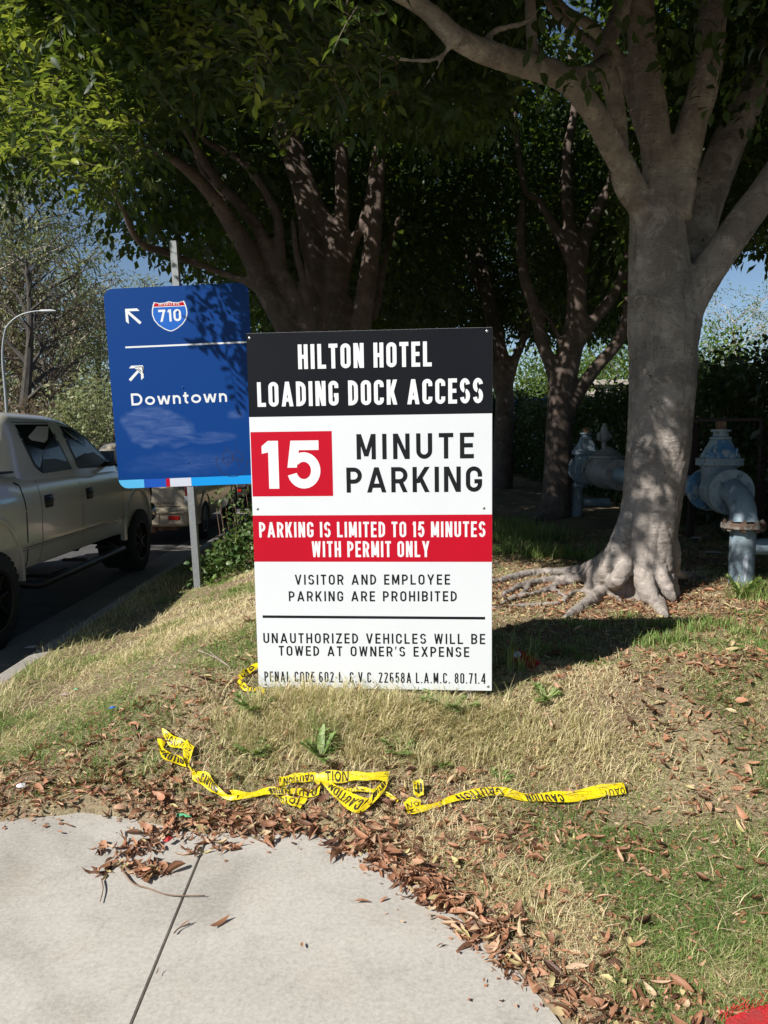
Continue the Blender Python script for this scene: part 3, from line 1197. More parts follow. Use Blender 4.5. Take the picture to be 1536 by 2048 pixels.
def arrow(mb, ox, oz, w, flip):
    t = w * .19
    sg = -1 if flip else 1
    pls = [[(0, 1), (.82, 1), (.98, .83), (.0, .83)], [(0, 1), (.17, .84), (.19, 0), (.0, .16)], [(.13, .95), (.0, .84), (.92, -.06), (1.06, .07)]]
    for i, p in enumerate(pls):
        q = [((u if not flip else 1 - u) * w + ox, v * w + oz) for u, v in p]
        lay(mb, [q], 0, 0, -.0004 - i * .00003)


arrow(wl, -.538, 1.700, .152, False)
arrow(wl, -.548, 1.124, .15, True)
lay(wl, glyph('D', .118, .124, .022), -.548, .865, -.0004)
lay(wl, text_polys('owntown', .86, .124, .021, .17), -.402, .864, -.0004)
wl.build('white_lettering', M['letter_white'], ds)


def shield_pts(cx_, top, w, h, k=1.0):
    half = [(0, .01), (.12, -.03), (.27, -.04), (.42, .005), (.455, -.09), (.49, -.26), (.495, -.42), (.45, -.60), (.34, -.77), (.19, -.90), (.06, -.975), (0, -.985)]
    c_ = (0, -.46)
    pts = [(x, z) for x, z in half] + [(-x, z) for x, z in half[-2:0:-1]]
    return [(cx_ + (c_[0] + (x - c_[0]) * k) * w, top - .02 * h + (c_[1] + (z - c_[1]) * k) * h) for x, z in pts][::-1]


b = MB()
sh = shield_pts(-.078, 1.912, .372, .305)
b.add([(x, -.0004, z) for x, z in sh], [tuple(range(len(sh)))])
b.build('shield_border', M['letter_white'], ds)
sh = shield_pts(-.078, 1.912, .372, .305, .94)
for lo_, mk, nm in ((0, 'shield_blue', 'shield_field'), (1, 'red', 'shield_crown')):
    poly = clip_half(sh, Vector((0, 1.853 if lo_ == 0 else 1.860)), Vector((0, -1 if lo_ == 0 else 1)), 0)
    b = MB()
    b.add([(x, -.0008, z) for x, z in poly], [tuple(range(len(poly)))])
    b.build(nm, M[mk], ds)
wl = MB()
lay(wl, text_polys('INTERSTATE', .215, .026, .0045, .2), -.187, 1.869, -.0012)
lay(wl, text_polys('710', .235, .122, .0225, .14), -.196, 1.705, -.0012)
wl.build('shield_lettering', M['letter_white'], ds)
b = MB()    # small torn sticker over the second arrow
b.add([(-.495, -.003, 1.262), (-.392, -.003, 1.262), (-.398, -.003, 1.165), (-.44, -.003, 1.20)], [(0, 3, 2, 1)])
b.build('sticker', M['letter_white'], ds)
b = MB()
lay(b, [[(-.48, 1.255), (-.40, 1.255), (-.40, 1.262), (-.485, 1.262)], [(-.404, 1.19), (-.396, 1.19), (-.396, 1.255), (-.406, 1.255)],
        [(-.47, 1.235), (-.425, 1.20), (-.42, 1.205), (-.466, 1.241)], [(-.452, 1.242), (-.418, 1.212), (-.414, 1.216), (-.447, 1.246)]], 0, 0, -.0036)
b.build('sticker_print', M['letter_black'], ds)


def pen(mb, pts, w=.0065, y=-.0004):
    for i in range(len(pts) - 1):
        (x0, z0), (x1, z1) = pts[i], pts[i + 1]
        l = math.hypot(x1 - x0, z1 - z0) or 1
        nx_, nz_ = -(z1 - z0) / l * w / 2, (x1 - x0) / l * w / 2
        lay(mb, [[(x0 - nx_, z0 - nz_), (x1 - nx_, z1 - nz_), (x1 + nx_, z1 + nz_), (x0 + nx_, z0 + nz_)]], 0, 0, y - i * 6e-6)


def oval(cx_, cz_, rx, rz, a0=0, a1=360, n=22):
    return [(cx_ + rx * math.cos(R(a0 + (a1 - a0) * k / n)), cz_ + rz * math.sin(R(a0 + (a1 - a0) * k / n))) for k in range(n + 1)]


b = MB()    # scribbled smiling face in marker
pen(b, oval(.425, .285, .052, .078, -75, 255))
pen(b, oval(.535, .280, .050, .070, -60, 200))
pen(b, oval(.425, .20, .07, .085, 35, 150))
pen(b, oval(.525, .20, .06, .075, 30, 140))
pen(b, oval(.43, .244, .008, .010))
pen(b, oval(.53, .244, .008, .010))
pen(b, oval(.47, .265, .165, .185, 172, 352, 30))
pen(b, [(.285, .262), (.32, .275), (.335, .29)])
pen(b, [(.62, .225), (.64, .245), (.66, .24)])
pen(b, [(.42, .41), (.423, .375)])
pen(b, [(.52, .43), (.524, .395)])
pen(b, [(.42, .215), (.415, .185)])
pen(b, [(.535, .22), (.54, .175)])
b.build('marker_scribble', M['ink'], ds)
b = MB()
b.box((.005, .042, .62), (.072, .072, 3.78), bev=.003)
b.build('post', M['alu'], ds)
for z in (.25, 1.03, 1.8):
    b = MB()
    b.lathe((.005, .0, z), (0, -1, 0), [(0, .012), (.003, .012), (.006, .006)], 10)
    b.build('bolt', M['blue_sign'], ds, smooth=40)

# ================================================================== VEHICLES
def interp(tbl, t):
    for i in range(len(tbl) - 1):
        if t <= tbl[i + 1][0]:
            a, b = tbl[i], tbl[i + 1]
            k = 0 if b[0] == a[0] else max(0, min(1, (t - a[0]) / (b[0] - a[0])))
            return [a[j] * (1 - k) + b[j] * k for j in range(1, len(a))]
    return list(tbl[-1][1:])


def rrect(hx, y0, y1, r, n=6):
    pts = []
    r = min(r, hx * .95, (y1 - y0) * .45)
    for cx_, cy_, a0 in ((hx - r, y0 + r, -90), (hx - r, y1 - r, 0), (-hx + r, y1 - r, 90), (-hx + r, y0 + r, 180)):
        for k in range(n):
            a_ = R(a0 + 90 * k / (n - 1))
            pts.append((cx_ + r * math.cos(a_), cy_ + r * math.sin(a_)))
    return pts


def bool_cut(o, cutters):
    for c_ in cutters:
        m = o.modifiers.new('cut', 'BOOLEAN')
        m.operation = 'DIFFERENCE'
        m.solver = 'EXACT'
        m.object = c_
    dg = bpy.context.evaluated_depsgraph_get()
    dg.update()
    me = bpy.data.meshes.new_from_object(o.evaluated_get(dg))
    o.modifiers.clear()
    o.data = me
    for c_ in cutters:
        bpy.data.objects.remove(c_)


def wheel(parent, x, y, r, w, side, rimmat, rr=.62, spokes=8):
    """tyre with tread blocks and a spoked rim; side=+1 faces +X"""
    t = MB()
    hw = w / 2
    t.lathe((x - hw * side, y, r), (side, 0, 0), [(0, r * .62), (.0, r * .86), (.02, r * .95), (.05, r * .985), (w - .05, r * .985), (w - .02, r * .95), (w, r * .86), (w - .004, r * rr * 1.03), (w - .05, r * rr), (w * .45, r * rr * .97), (w * .45, r * .3)], 40)
    n = 34
    for k in range(n):
        a_ = 2 * math.pi * k / n
        for q, dx in ((0, -.3), (1, 0), (2, .3)):
            aa = a_ + (q % 2) * math.pi / n
            t.box((x + dx * w, y + math.cos(aa) * r * .985, r + math.sin(aa) * r * .985), (w * .26, r * .11, r * .035), rot=Matrix.Rotation(aa - math.pi / 2, 3, 'X').to_euler())
    ty = t.build('tyre', M['rubber'], parent, smooth=35)
    m = MB()
    fx = x + side * (hw - .055)
    m.lathe((x, y, r), (side, 0, 0), [(hw * .1, r * rr * .95), (hw * .1, .03), (hw - .06, .05), (hw - .04, .062), (hw - .015, .05), (hw - .01, .01)], 24)
    m.lathe((fx, y, r), (side, 0, 0), [(-.03, r * rr * .90), (.045, r * rr * .93), (.05, r * rr * 1.0), (.02, r * rr * 1.02), (-.03, r * rr * 1.0)], 36)
    for k in range(spokes):
        a_ = 2 * math.pi * k / spokes + .2
        l = r * rr * .9
        m.box((fx + side * .01, y + math.cos(a_) * l * .55, r + math.sin(a_) * l * .55), (.03, l * .95, r * .09), rot=Matrix.Rotation(a_, 3, 'X').to_euler(), bev=.006)
    m.build('rim', rimmat, ty, smooth=35)
    return ty


def car_shell(root, name, body_tbl, gh_tbl, halfw, arches, paint, zb, crease, bedcut=None, seg=.12, rc=.25):
    """lower body lofted along y, greenhouse lofted upward; wheel wells cut out. Returns side-surface function."""
    y0, y1 = body_tbl[0][0], body_tbl[-1][0]
    n = int((y1 - y0) / seg)
    rs = []
    for i in range(n + 1):
        y = y0 + (y1 - y0) * i / n
        top, wk, zb2 = interp(body_tbl, y)
        w = halfw * wk
        h = top - zb2
        half = [(w * .62, zb2), (w - .10, zb2), (w - .045, zb2 + .02), (w - .02, zb2 + .10), (w - .012, crease - .03), (w - .002, crease), (w - .004, crease + .05),
                (w, zb2 + h * .62), (w - .012, zb2 + h * .76), (w - .035, zb2 + h * .88), (w - .065, top - .045), (w - .10, top - .012), (w - .17, top), (w * .5, top + .006)]
        ring = [(x, y, z) for x, z in half] + [(-x, y, z) for x, z in half[::-1]]
        rs.append(ring)
    b = MB()
    b.rings(rs)
    body = b.build(name, paint, root)
    cut = []
    for (yc, zc, r_) in arches:
        for sx in (1, -1):
            c_ = MB()
            c_.lathe((sx * (halfw + .2), yc, zc), (-sx, 0, 0), [(0, r_), (.62, r_)], 36)
            c_.box((sx * (halfw - .11), yc, zc - .5), (.62, r_ * 2, 1.0))
            cut.append(c_.build('cutter', paint))
            # box and cylinder as separate cutters keep the solver simple
    c2 = []
    for o in cut:
        me = o.data
        c2.append(o)
    if bedcut:
        c_ = MB()
        c_.box(*bedcut)
        c2.append(c_.build('cutter', paint))
    for o in c2:
        o.data.update()
    bool_cut_self(body, c2)
    me = body.data
    me.polygons.foreach_set('use_smooth', [True] * len(me.polygons))
    me.set_sharp_from_angle(angle=R(32))
    # greenhouse
    rs = []
    for z, hx, ya, yb in gh_tbl:
        rs.append([(x, y, z) for x, y in rrect(hx, ya, yb, rc)])
    b = MB()
    b.rings(rs)
    gh = b.build('cab_shell', paint, root, smooth=42)
    return body, gh


def bool_cut_self(o, cutters):
    for c_ in cutters:
        m = o.modifiers.new('cut', 'BOOLEAN')
        m.operation = 'DIFFERENCE'
        m.solver = 'EXACT'
        m.use_self = True
        m.object = c_
    dg = bpy.context.evaluated_depsgraph_get()
    me = bpy.data.meshes.new_from_object(o.evaluated_get(dg))
    o.modifiers.clear()
    o.data = me
    for c_ in cutters:
        bpy.data.objects.remove(c_)


def ghx(gh_tbl, z):
    t = [(a[0], a[1]) for a in gh_tbl]
    return interp(t, z)[0]


def side_patch(mb, gh_tbl, pts, off, sx=1, th=.0):
    n = len(pts)
    # subdivide edges so that the patch follows the tumblehome
    poly = []
    for i in range(n):
        (ya, za), (yb, zb_) = pts[i], pts[(i + 1) % n]
        for k in range(4):
            t = k / 4
            poly.append((ya + (yb - ya) * t, za + (zb_ - za) * t))
    cy_ = sum(p[0] for p in poly) / len(poly)
    cz_ = sum(p[1] for p in poly) / len(poly)
    vs = [(sx * (ghx(gh_tbl, cz_) + off), cy_, cz_)] + [(sx * (ghx(gh_tbl, z) + off), y, z) for y, z in poly]
    m = len(poly)
    fs = [((0, 1 + i, 1 + (i + 1) % m) if sx > 0 else (0, 1 + (i + 1) % m, 1 + i)) for i in range(m)]
    mb.add(vs, fs)


def body_x(halfw, zb, top, crease, z):
    h = top - zb
    t = [(zb, halfw - .09), (zb + .02, halfw - .045), (zb + .10, halfw - .02), (crease - .03, halfw - .012), (crease, halfw - .002), (crease + .05, halfw - .004), (zb + h * .62, halfw), (zb + h * .76, halfw - .012),
         (zb + h * .88, halfw - .035), (top - .045, halfw - .065), (top - .012, halfw - .10)]
    return interp(t, z)[0]


def seam(mb, halfw, zb, top, crease, pts, w=.009, off=.0015):
    """dark shut line that follows the body side"""
    sub = []
    for i in range(len(pts) - 1):
        (ya, za), (yb, zb_) = pts[i], pts[i + 1]
        for k in range(7):
            t = k / 7
            sub.append((ya + (yb - ya) * t, za + (zb_ - za) * t))
    sub.append(pts[-1])
    for i in range(len(sub) - 1):
        (ya, za), (yb, zb_) = sub[i], sub[i + 1]
        l = math.hypot(yb - ya, zb_ - za) or 1
        ny_, nz_ = -(zb_ - za) / l * w / 2, (yb - ya) / l * w / 2
        q = []
        for y, z in ((ya - ny_, za - nz_), (yb - ny_, zb_ - nz_), (yb + ny_, zb_ + nz_), (ya + ny_, za + nz_)):
            q.append((body_x(halfw, zb, top, crease, z) + off, y, z))
        mb.add(q, [(0, 1, 2, 3)])


# ---- pickup truck (origin on the road under the rear axle, +Y towards its front)
tk = empty('pickup_truck', (-4.305, 6.42, -.163), 'beige crew cab pickup truck with dark windows parked at the kerb behind the blue sign', 'pickup truck', 'vehicles parked along the kerb', rz=R(.5))
TB = [(-1.25, 1.48, .96, .56), (-1.15, 1.50, .995, .56), (.40, 1.50, 1.0, .58), (.52, 1.475, 1.0, .58), (3.2, 1.47, 1.0, .58), (3.5, 1.45, .998, .56), (4.4, 1.36, .985, .52), (4.75, 1.28, .95, .50), (4.9, 1.15, .90, .50)]
TG = [(1.36, .958, .49, 3.6), (1.46, .93, .50, 3.52), (1.50, .91, .51, 3.42), (1.62, .88, .54, 3.20), (1.80, .835, .58, 2.86), (1.93, .795, .62, 2.52), (2.00, .76, .66, 2.26), (2.045, .70, .76, 2.02), (2.065, .58, .95, 1.75)]
HW = 1.0
body, gh = car_shell(tk, 'body', TB, TG, HW, [(0, .58, .53), (4.0, .58, .53)], M['truck'], .58, .80, bedcut=((0, -.37, 1.45), (1.62, 1.58, 1.0)))
b = MB()
side_patch(b, TG, [(.94, 1.94), (1.70, 1.955), (1.92, 1.50), (1.23, 1.49), (1.12, 1.56)], .004)
b.build('side_window', M['glass'], tk)
for sx, pts in ((1, [(1.98, 1.95), (2.26, 1.925), (2.60, 1.80), (3.02, 1.58), (3.10, 1.50), (2.20, 1.50)]), (-1, [(.94, 1.94), (1.70, 1.955), (1.92, 1.50), (1.23, 1.49), (1.12, 1.56)]),
                (-1, [(1.98, 1.95), (2.26, 1.925), (2.60, 1.80), (3.02, 1.58), (3.10, 1.50), (2.20, 1.50)])):
    b = MB()
    side_patch(b, TG, pts, .004, sx)
    b.build('side_window', M['glass'], tk)
b = MB()      # black rubber surrounds and pillar between doors
for pts in ([(.90, 1.965), (1.745, 1.98), (1.97, 1.475), (1.20, 1.462), (1.08, 1.54)], [(1.93, 1.975), (2.28, 1.95), (2.63, 1.82), (3.06, 1.59), (3.25, 1.462), (2.15, 1.472)]):
    side_patch(b, TG, pts, .0015)
b.build('window_trim', M['black'], tk)
b = MB()
b.add([(-.80, .487, 1.52), (.80, .487, 1.52), (.74, .585, 1.90), (-.74, .585, 1.90)], [(0, 1, 2, 3)])
b.build('rear_window', M['glass'], tk)
b = MB()
b.add([(-.80, 3.50, 1.47), (.80, 3.50, 1.47), (.70, 2.42, 1.975), (-.70, 2.42, 1.975)], [(0, 1, 2, 3)])
b.build('windshield', M['glass'], tk)
b = MB()
SE = dict(halfw=HW, zb=.58, top=1.475, crease=.80)
seam(b, pts=[(2.02, 1.45), (2.03, .60)], **SE)
seam(b, pts=[(3.33, 1.44), (3.36, 1.1), (3.34, .60)], **SE)
seam(b, pts=[(.98, 1.45), (1.0, 1.1), (.99, .80), (.95, .60)], **SE)
seam(b, pts=[(.45, 1.44), (.62, 1.38), (.66, 1.2), (.68, .60)], w=.022, **SE)
seam(b, pts=[(.60, .80), (3.45, .80)], w=.007, **SE)
seam(b, pts=[(.55, .775), (3.45, .775)], w=.004, **SE)
b.build('panel_gap', M['seam'], tk)
for sx in (1, -1):      # bed rail caps
    b = MB()
    b.box((sx * .93, -.38, 1.508), (.11, 1.72, .022), bev=.006)
    b.build('bed_rail', M['black'], tk)
for yh in (1.16, 2.24):
    h = MB()
    h.box((HW - .004, yh, 1.19), (.02, .19, .125), bev=.03)
    hd = h.build('handle_recess', M['black'], tk, smooth=50)
    h = MB()
    h.box((HW + .018, yh - .01, 1.205), (.022, .14, .035), bev=.008)
    h.box((HW + .012, yh - .075, 1.165), (.012, .03, .03), bev=.004)
    h.build('handle', M['black'], hd, smooth=50)
for sx in (1, -1):
    m_ = MB()
    m_.box((sx * 1.13, 3.02, 1.60), (.20, .09, .25), bev=.035)
    m_.box((sx * .98, 3.02, 1.50), (.16, .05, .05), bev=.01)
    mr = m_.build('mirror', M['black'], tk, smooth=60)
    m_ = MB()
    m_.box((sx * 1.13, 2.972, 1.60), (.155, .006, .20), bev=.002)
    m_.build('mirror_glass', M['chrome'], mr)
for sx in (1, -1):
    b = MB()
    pts, rr_ = crom([(sx * .80, .62, .50), (sx * .98, .78, .425), (sx * 1.03, 1.1, .42), (sx * 1.03, 3.0, .42), (sx * .98, 3.28, .425), (sx * .80, 3.4, .50)], [.042] * 6, 4)
    b.tube(pts, rr_, 12)
    b.box((sx * 1.035, 1.25, .463), (.075, .5, .008), bev=.003)
    b.box((sx * 1.035, 2.7, .463), (.075, .5, .008), bev=.003)
    for yy in (1.0, 2.0, 3.0):
        b.box((sx * .9, yy, .47), (.26, .05, .03))
    b.build('side_step', M['rim_dark'], tk, smooth=50)
for yy in (0, 4.0):
    for sx in (1, -1):
        wheel(tk, sx * .90, yy, .425, .29, sx, M['rim_dark'])
    for sx in (1, -1):          # inner wheel-well liner
        b = MB()
        b.lathe((sx * .60, yy, .58), (sx, 0, 0), [(0, .53), (.0, .535), (.34, .535), (.34, .53)], 28)
        b.build('wheel_well', M['seam'], tk)
b = MB()
b.box((0, 1.8, .50), (.9, 5.4, .18))
for yy in (0, 4.0):
    b.lathe((-.8, yy, .42), (1, 0, 0), [(0, .05), (.7, .06), (.75, .15), (.95, .15), (1.0, .06), (1.6, .05)], 14)
b.build('chassis', M['seam'], tk)
b = MB()
b.box((0, -1.30, .68), (1.9, .16, .22), bev=.04)
b.build('rear_bumper', M['chrome'], tk, smooth=50)
b = MB()
b.box((0, 4.96, .72), (1.9, .16, .26), bev=.05)
b.build('front_bumper', M['chrome'], tk, smooth=50)
for sx in (1, -1):
    b = MB()
    b.box((sx * .93, -1.245, 1.15), (.14, .06, .42), bev=.02)
    b.build('taillight', M['tail_red'], tk)
    b = MB()
    b.box((sx * .78, 4.86, 1.05), (.3, .08, .2), bev=.02)
    b.build('headlight', M['glass'], tk)


def arch_lip(parent, yc, zc, r_, hx, mat):
    for sx in (1, -1):
        m_ = MB()
        rs = []
        for k in range(25):
            a_ = R(-8 + 196 * k / 24)
            cy_, cz_ = yc + math.cos(a_) * r_, zc + math.sin(a_) * r_
            oy, oz = math.cos(a_), math.sin(a_)
            rs.append([(sx * (hx - .06), cy_, cz_), (sx * (hx + .008), cy_, cz_), (sx * (hx + .012), cy_ + oy * .03, cz_ + oz * .03), (sx * (hx - .004), cy_ + oy * .075, cz_ + oz * .075), (sx * (hx - .06), cy_ + oy * .06, cz_ + oz * .06)])
        m_.rings(rs)
        m_.build('arch_flare', mat, parent, smooth=60)


for yy in (0, 4.0):
    arch_lip(tk, yy, .58, .527, HW, M['truck'])


# ---- sport utility vehicle
def make_suv(loc, rz, paint, label, letters):
    r0 = empty('parked_car', loc, label, 'car', 'vehicles parked along the kerb', rz=rz)
    SB = [(-.05, .95, .93, .42), (.0, 1.02, .97, .38), (.25, 1.07, .995, .36), (3.3, 1.07, 1.0, .36), (4.4, 1.0, .98, .36), (4.8, .9, .9, .36)]
    SG = [(1.04, .85, .02, 3.55), (1.2, .82, .06, 3.2), (1.5, .74, .14, 2.75), (1.64, .70, .20, 2.45), (1.72, .64, .30, 2.25), (1.75, .52, .5, 1.9)]
    hw = .94
    car_shell(r0, 'body', SB, SG, hw, [(.95, .40, .42), (3.85, .40, .42)], paint, .36, .62, rc=.16)
    for sx in (1, -1):
        for pts in ([(.32, 1.58), (1.05, 1.62), (1.08, 1.10), (.2, 1.10)], [(1.12, 1.62), (1.85, 1.62), (1.90, 1.10), (1.15, 1.10)], [(1.94, 1.62), (2.25, 1.60), (2.95, 1.14), (1.99, 1.10)]):
            b = MB()
            side_patch(b, SG, pts, .004, sx)
            b.build('side_window', M['glass'], r0)
    b = MB()
    b.add([(-.74, .014, 1.10), (.74, .014, 1.10), (.64, .165, 1.60), (-.64, .165, 1.60)], [(0, 1, 2, 3)])
    b.build('rear_window', M['glass'], r0)
    b = MB()
    b.box((0, -.07, .50), (1.80, .26, .30), bev=.05)
    b.box((0, -.12, .585), (1.66, .22, .035), bev=.01)
    for x in (-.32, .32):
        b.box((x, -.208, .47), (.20, .02, .17), bev=.008)
    bp = b.build('rear_bumper', paint, r0, smooth=40)
    for sx in (1, -1):
        b = MB()
        b.box((sx * .66, -.205, .50), (.19, .012, .07), bev=.004)
        b.build('reflector', M['tail_red'], bp)
        b = MB()
        b.box((sx * .85, .0, .98), (.13, .10, .50), bev=.03)
        tl = b.build('taillight', M['tail_red'], r0, smooth=50)
        b = MB()
        b.box((sx * .85, -.047, .80), (.10, .012, .10), bev=.004)
        b.build('reversing_lamp', M['letter_white'], tl)
    b = MB()
    b.box((0, -.052, .88), (.50, .02, .19), bev=.012)
    pl = b.build('plate_recess', paint, r0, smooth=40)
    b = MB()
    b.box((0, -.068, .88), (.31, .006, .155), bev=.002)
    b.build('licence_plate', M['letter_white'], r0)
    b = MB()
    for x in (-.72, .72):
        b.add([(x, -.053, .67), (x + .006, -.053, .67), (x + .006, -.03, 1.06), (x, -.03, 1.06)], [(0, 1, 2, 3)])
    b.add([(-.72, -.054, .672), (.72, -.054, .672), (.72, -.054, .680), (-.72, -.054, .680)], [(0, 1, 2, 3)])
    b.build('panel_gap', M['seam'], r0)
    if letters:
        b = MB()
        lay(b, text_polys('CHEVROLET', .42, .034, .008, .16), .25, .715, -.066, .0002)
        b.build('badge_lettering', M['chrome'], r0)
    for yy in (.95, 3.85):
        for sx in (1, -1):
            wheel(r0, sx * .82, yy, .37, .235, sx, M['rim'], spokes=6)
    b = MB()
    b.box((0, 2.4, .33), (1.2, 4.4, .16))
    b.tube([(.35, .1, .30), (.30, .5, .31), (-.3, .6, .32)], .06, 10)
    b.lathe((-.25, .25, .30), (1, 0, 0), [(0, .04), (.03, .11), (.5, .11), (.53, .04)], 16)
    b.build('exhaust_and_floor', M['rust'], r0, smooth=50)
    for sx in (1, -1):
        b = MB()
        b.box((sx * 1.0, 2.75, 1.14), (.17, .09, .14), bev=.03)
        b.build('mirror', M['black'], r0, smooth=50)
    arch_lip(r0, .95, .40, .418, hw, paint)
    arch_lip(r0, 3.85, .40, .418, hw, paint)
    return r0


make_suv((-4.13, 12.82, -.165), R(1.0), M['suv'], 'gold beige sport utility car parked ahead of the pickup truck', True)
make_suv((-4.35, 19.5, -.165), R(1.2), M['carB'], 'charcoal car parked furthest along the kerb', False)

# ================================================================== BACKFLOW PIPEWORK
bf = empty('backflow_preventer', (3.08, 6.5, .3), 'pale blue water main pipework with two capped gate valves behind the big trunk', 'pipework')
PX, PY0, PY1, PR = 3.08, 6.55, 12.3, .105
ZC = 1.17
OFF = (3.08, 6.5, .3)


def flange(p, d, r, th, mat, parent, nb=8, name='flange'):
    p, d = Vector(p), Vector(d).normalized()
    m = MB()
    m.lathe(p - d * th / 2, d, [(0, r * .5), (0, r * .97), (.006, r), (th - .006, r), (th, r * .97), (th, r * .5)], 36)
    o = m.build(name, mat, parent, OFF, smooth=40)
    u = d.orthogonal().normalized()
    w_ = d.cross(u)
    for k in range(nb):
        a_ = 2 * math.pi * (k + .5) / nb
        q = p + (u * math.cos(a_) + w_ * math.sin(a_)) * r * .80
        m = MB()
        m.lathe(q - d * (th / 2 + .028), d, [(0, .011), (.010, .013), (.011, .025), (.030, .026), (.028 + th, .026), (.045 + th, .025), (.046 + th, .013), (.056 + th, .011)], 6)
        m.build('bolt', mat, o, OFF, smooth=30)
    return o


def riser(y, side, mat, name='riser_pipe'):
    """vertical riser, its flange and the elbow turning along the line; side=+1 turns towards +Y"""
    m = MB()
    g = G(PX, y)
    m.lathe((PX, y, g - .1), (0, 0, 1), [(0, PR), (.90 - g + .07, PR), (.90 - g + .1, PR * 1.12)], 32)
    m.build(name, mat, bf, OFF, smooth=40)
    flange((PX, y, .905), (0, 0, 1), .185, .05, M['pipe_rust'] if side > 0 else mat, bf)
    m = MB()
    rad = .235
    pts = []
    for k in range(9):
        a_ = math.pi / 2 * k / 8
        pts.append((PX, y + side * rad * (1 - math.cos(a_)), ZC - rad + rad * math.sin(a_) + .0))
    m.tube(pts, [PR * 1.04 + (.012 if k in (0, 8) else 0) for k in range(9)], 28)
    m.build('elbow', mat, bf, OFF, smooth=60)
    flange((PX, y + side * (rad + .025), ZC), (0, 1, 0), .205, .05, mat, bf)


def gate_valve(y, mat, cap):
    flange((PX, y - .19, ZC), (0, 1, 0), .205, .04, mat, bf)
    m = MB()
    m.lathe((PX, y - .18, ZC), (0, 1, 0), [(0, .11), (.06, .125), (.10, .15), (.18, .165), (.26, .15), (.30, .125), (.36, .11)], 28)
    m.rings([[(PX + x * k, y + yy * k, z) for x, yy in rrect(.155, -.105, .105, .10, 6)] for z, k in ((1.10, .8), (1.16, 1), (1.40, 1), (1.41, 1.05))])
    m.build('valve_body', mat, bf, OFF, smooth=50)
    m = MB()
    m.rings([[(PX + x * k, y + yy * k, z) for x, yy in rrect(.195, -.15, .15, .10, 6)] for z, k in ((1.40, .98), (1.404, 1), (1.425, 1), (1.43, .98), (1.436, .98), (1.44, 1), (1.462, 1), (1.466, .97))])
    bn = m.build('bonnet_flange', mat, bf, OFF, smooth=40)
    for a_ in range(8):
        t = 2 * math.pi * (a_ + .5) / 8
        q = (PX + .165 * math.cos(t), y + .122 * math.sin(t))
        m = MB()
        m.lathe((q[0], q[1], 1.385), (0, 0, 1), [(0, .014), (.02, .016), (.08, .016), (.10, .016), (.10, .009), (.12, .008)], 6)
        m.build('bolt', mat, bn, OFF, smooth=30)
    m = MB()
    m.rings([[(PX + x * k, y + yy * k, z) for x, yy in rrect(.165, -.125, .125, .12, 6)] for z, k in ((1.462, 1.0), (1.50, .96), (1.55, .82), (1.60, .64), (1.632, .54), (1.64, .52))])
    for s_ in (-1, 1):
        m.box((PX + s_ * .10, y - .10, 1.52), (.02, .06, .08), bev=.005)
    m.build('bonnet', cap, bf, OFF, smooth=50)
    m = MB()
    m.lathe((PX, y, 1.635), (0, 0, 1), [(0, .088), (.004, .095), (.022, .095), (.026, .085), (.03, .068), (.07, .066), (.072, .088), (.092, .088), (.094, .06)], 24)
    m.build('packing_gland', mat, bf, OFF, smooth=40)
    m = MB()
    m.box((PX, y, 1.765), (.072, .072, .075), bev=.006)
    m.box((PX, y, 1.728), (.085, .085, .012), bev=.003)
    m.build('operating_nut', M['rust'], bf, OFF)


riser(PY0, 1, M['pipe'])
gate_valve(PY0 + .52, M['pipe'], M['pipe_blue'])
flange((PX, PY0 + .735, ZC), (0, 1, 0), .205, .045, M['pipe_blue'], bf)
m = MB()
m.lathe((PX, PY0 + .76, ZC), (0, 1, 0), [(0, PR), (2.75, PR)], 32)
m.build('main_pipe', M['pipe'], bf, OFF, smooth=40)
yv = PY0 + 3.5
flange((PX, yv, ZC), (0, 1, 0), .205, .045, M['pipe_grey'], bf)
m = MB()
m.lathe((PX, yv, ZC), (0, 1, 0), [(0, .11), (.10, .13), (.22, .20), (.45, .225), (.70, .225), (.95, .20), (1.06, .13), (1.15, .11)], 32)
m.lathe((PX, yv + .58, ZC), (0, 0, 1), [(0, .2), (.20, .2), (.205, .255), (.235, .255), (.24, .22), (.30, .12), (.36, .05)], 28)
m.lathe((PX - .05, yv + .58, ZC + .30), (0, 0, 1), [(0, .03), (.12, .03), (.13, .05), (.16, .075), (.24, .075), (.28, .05), (.33, .045), (.34, .03), (.38, .03)], 16)
m.lathe((PX - .14, yv + .58, ZC + .50), (1, 0, 0), [(0, .05), (.02, .065), (.04, .05), (.18, .04)], 14)
m.build('check_valve', M['pipe_grey'], bf, OFF, smooth=45)
flange((PX, yv + 1.15, ZC), (0, 1, 0), .205, .045, M['pipe_grey'], bf)
gate_valve(PY1 - .52, M['pipe'], M['pipe'])
riser(PY1, -1, M['pipe'])
m = MB()
m.tube([(PX, yv + 1.17, ZC), (PX, PY1 - .65, ZC)], PR * 1.05, 24)
m.build('spool_pipe', M['pipe_grey'], bf, OFF, smooth=60)
for q in ([(PX + .1, PY1 + .05, .62), (PX + .55, PY1 + .05, .62)], [(PX + .08, PY0, .72), (PX + .6, PY0 + .05, .72)]):
    m = MB()
    m.tube(q, .072, 14)
    m.build('drain_stub', M['pipe'], bf, OFF, smooth=60)
m = MB()        # paint splash on the near riser
q = []
for k in range(18):
    t = 2 * math.pi * k / 18
    a_ = -math.pi / 2 - .15 + math.cos(t) * .2
    z_ = .60 + math.sin(t) * (.068 if math.sin(t) > 0 else .12 * abs(math.sin(t)) ** 2 + .05)
    q.append((PX + (PR + .0015) * math.cos(a_), PY0 + (PR + .0015) * math.sin(a_), z_))
m.add(q, [tuple(range(18))])
m.build('paint_splash', M['stripe_grey'], bf, OFF)

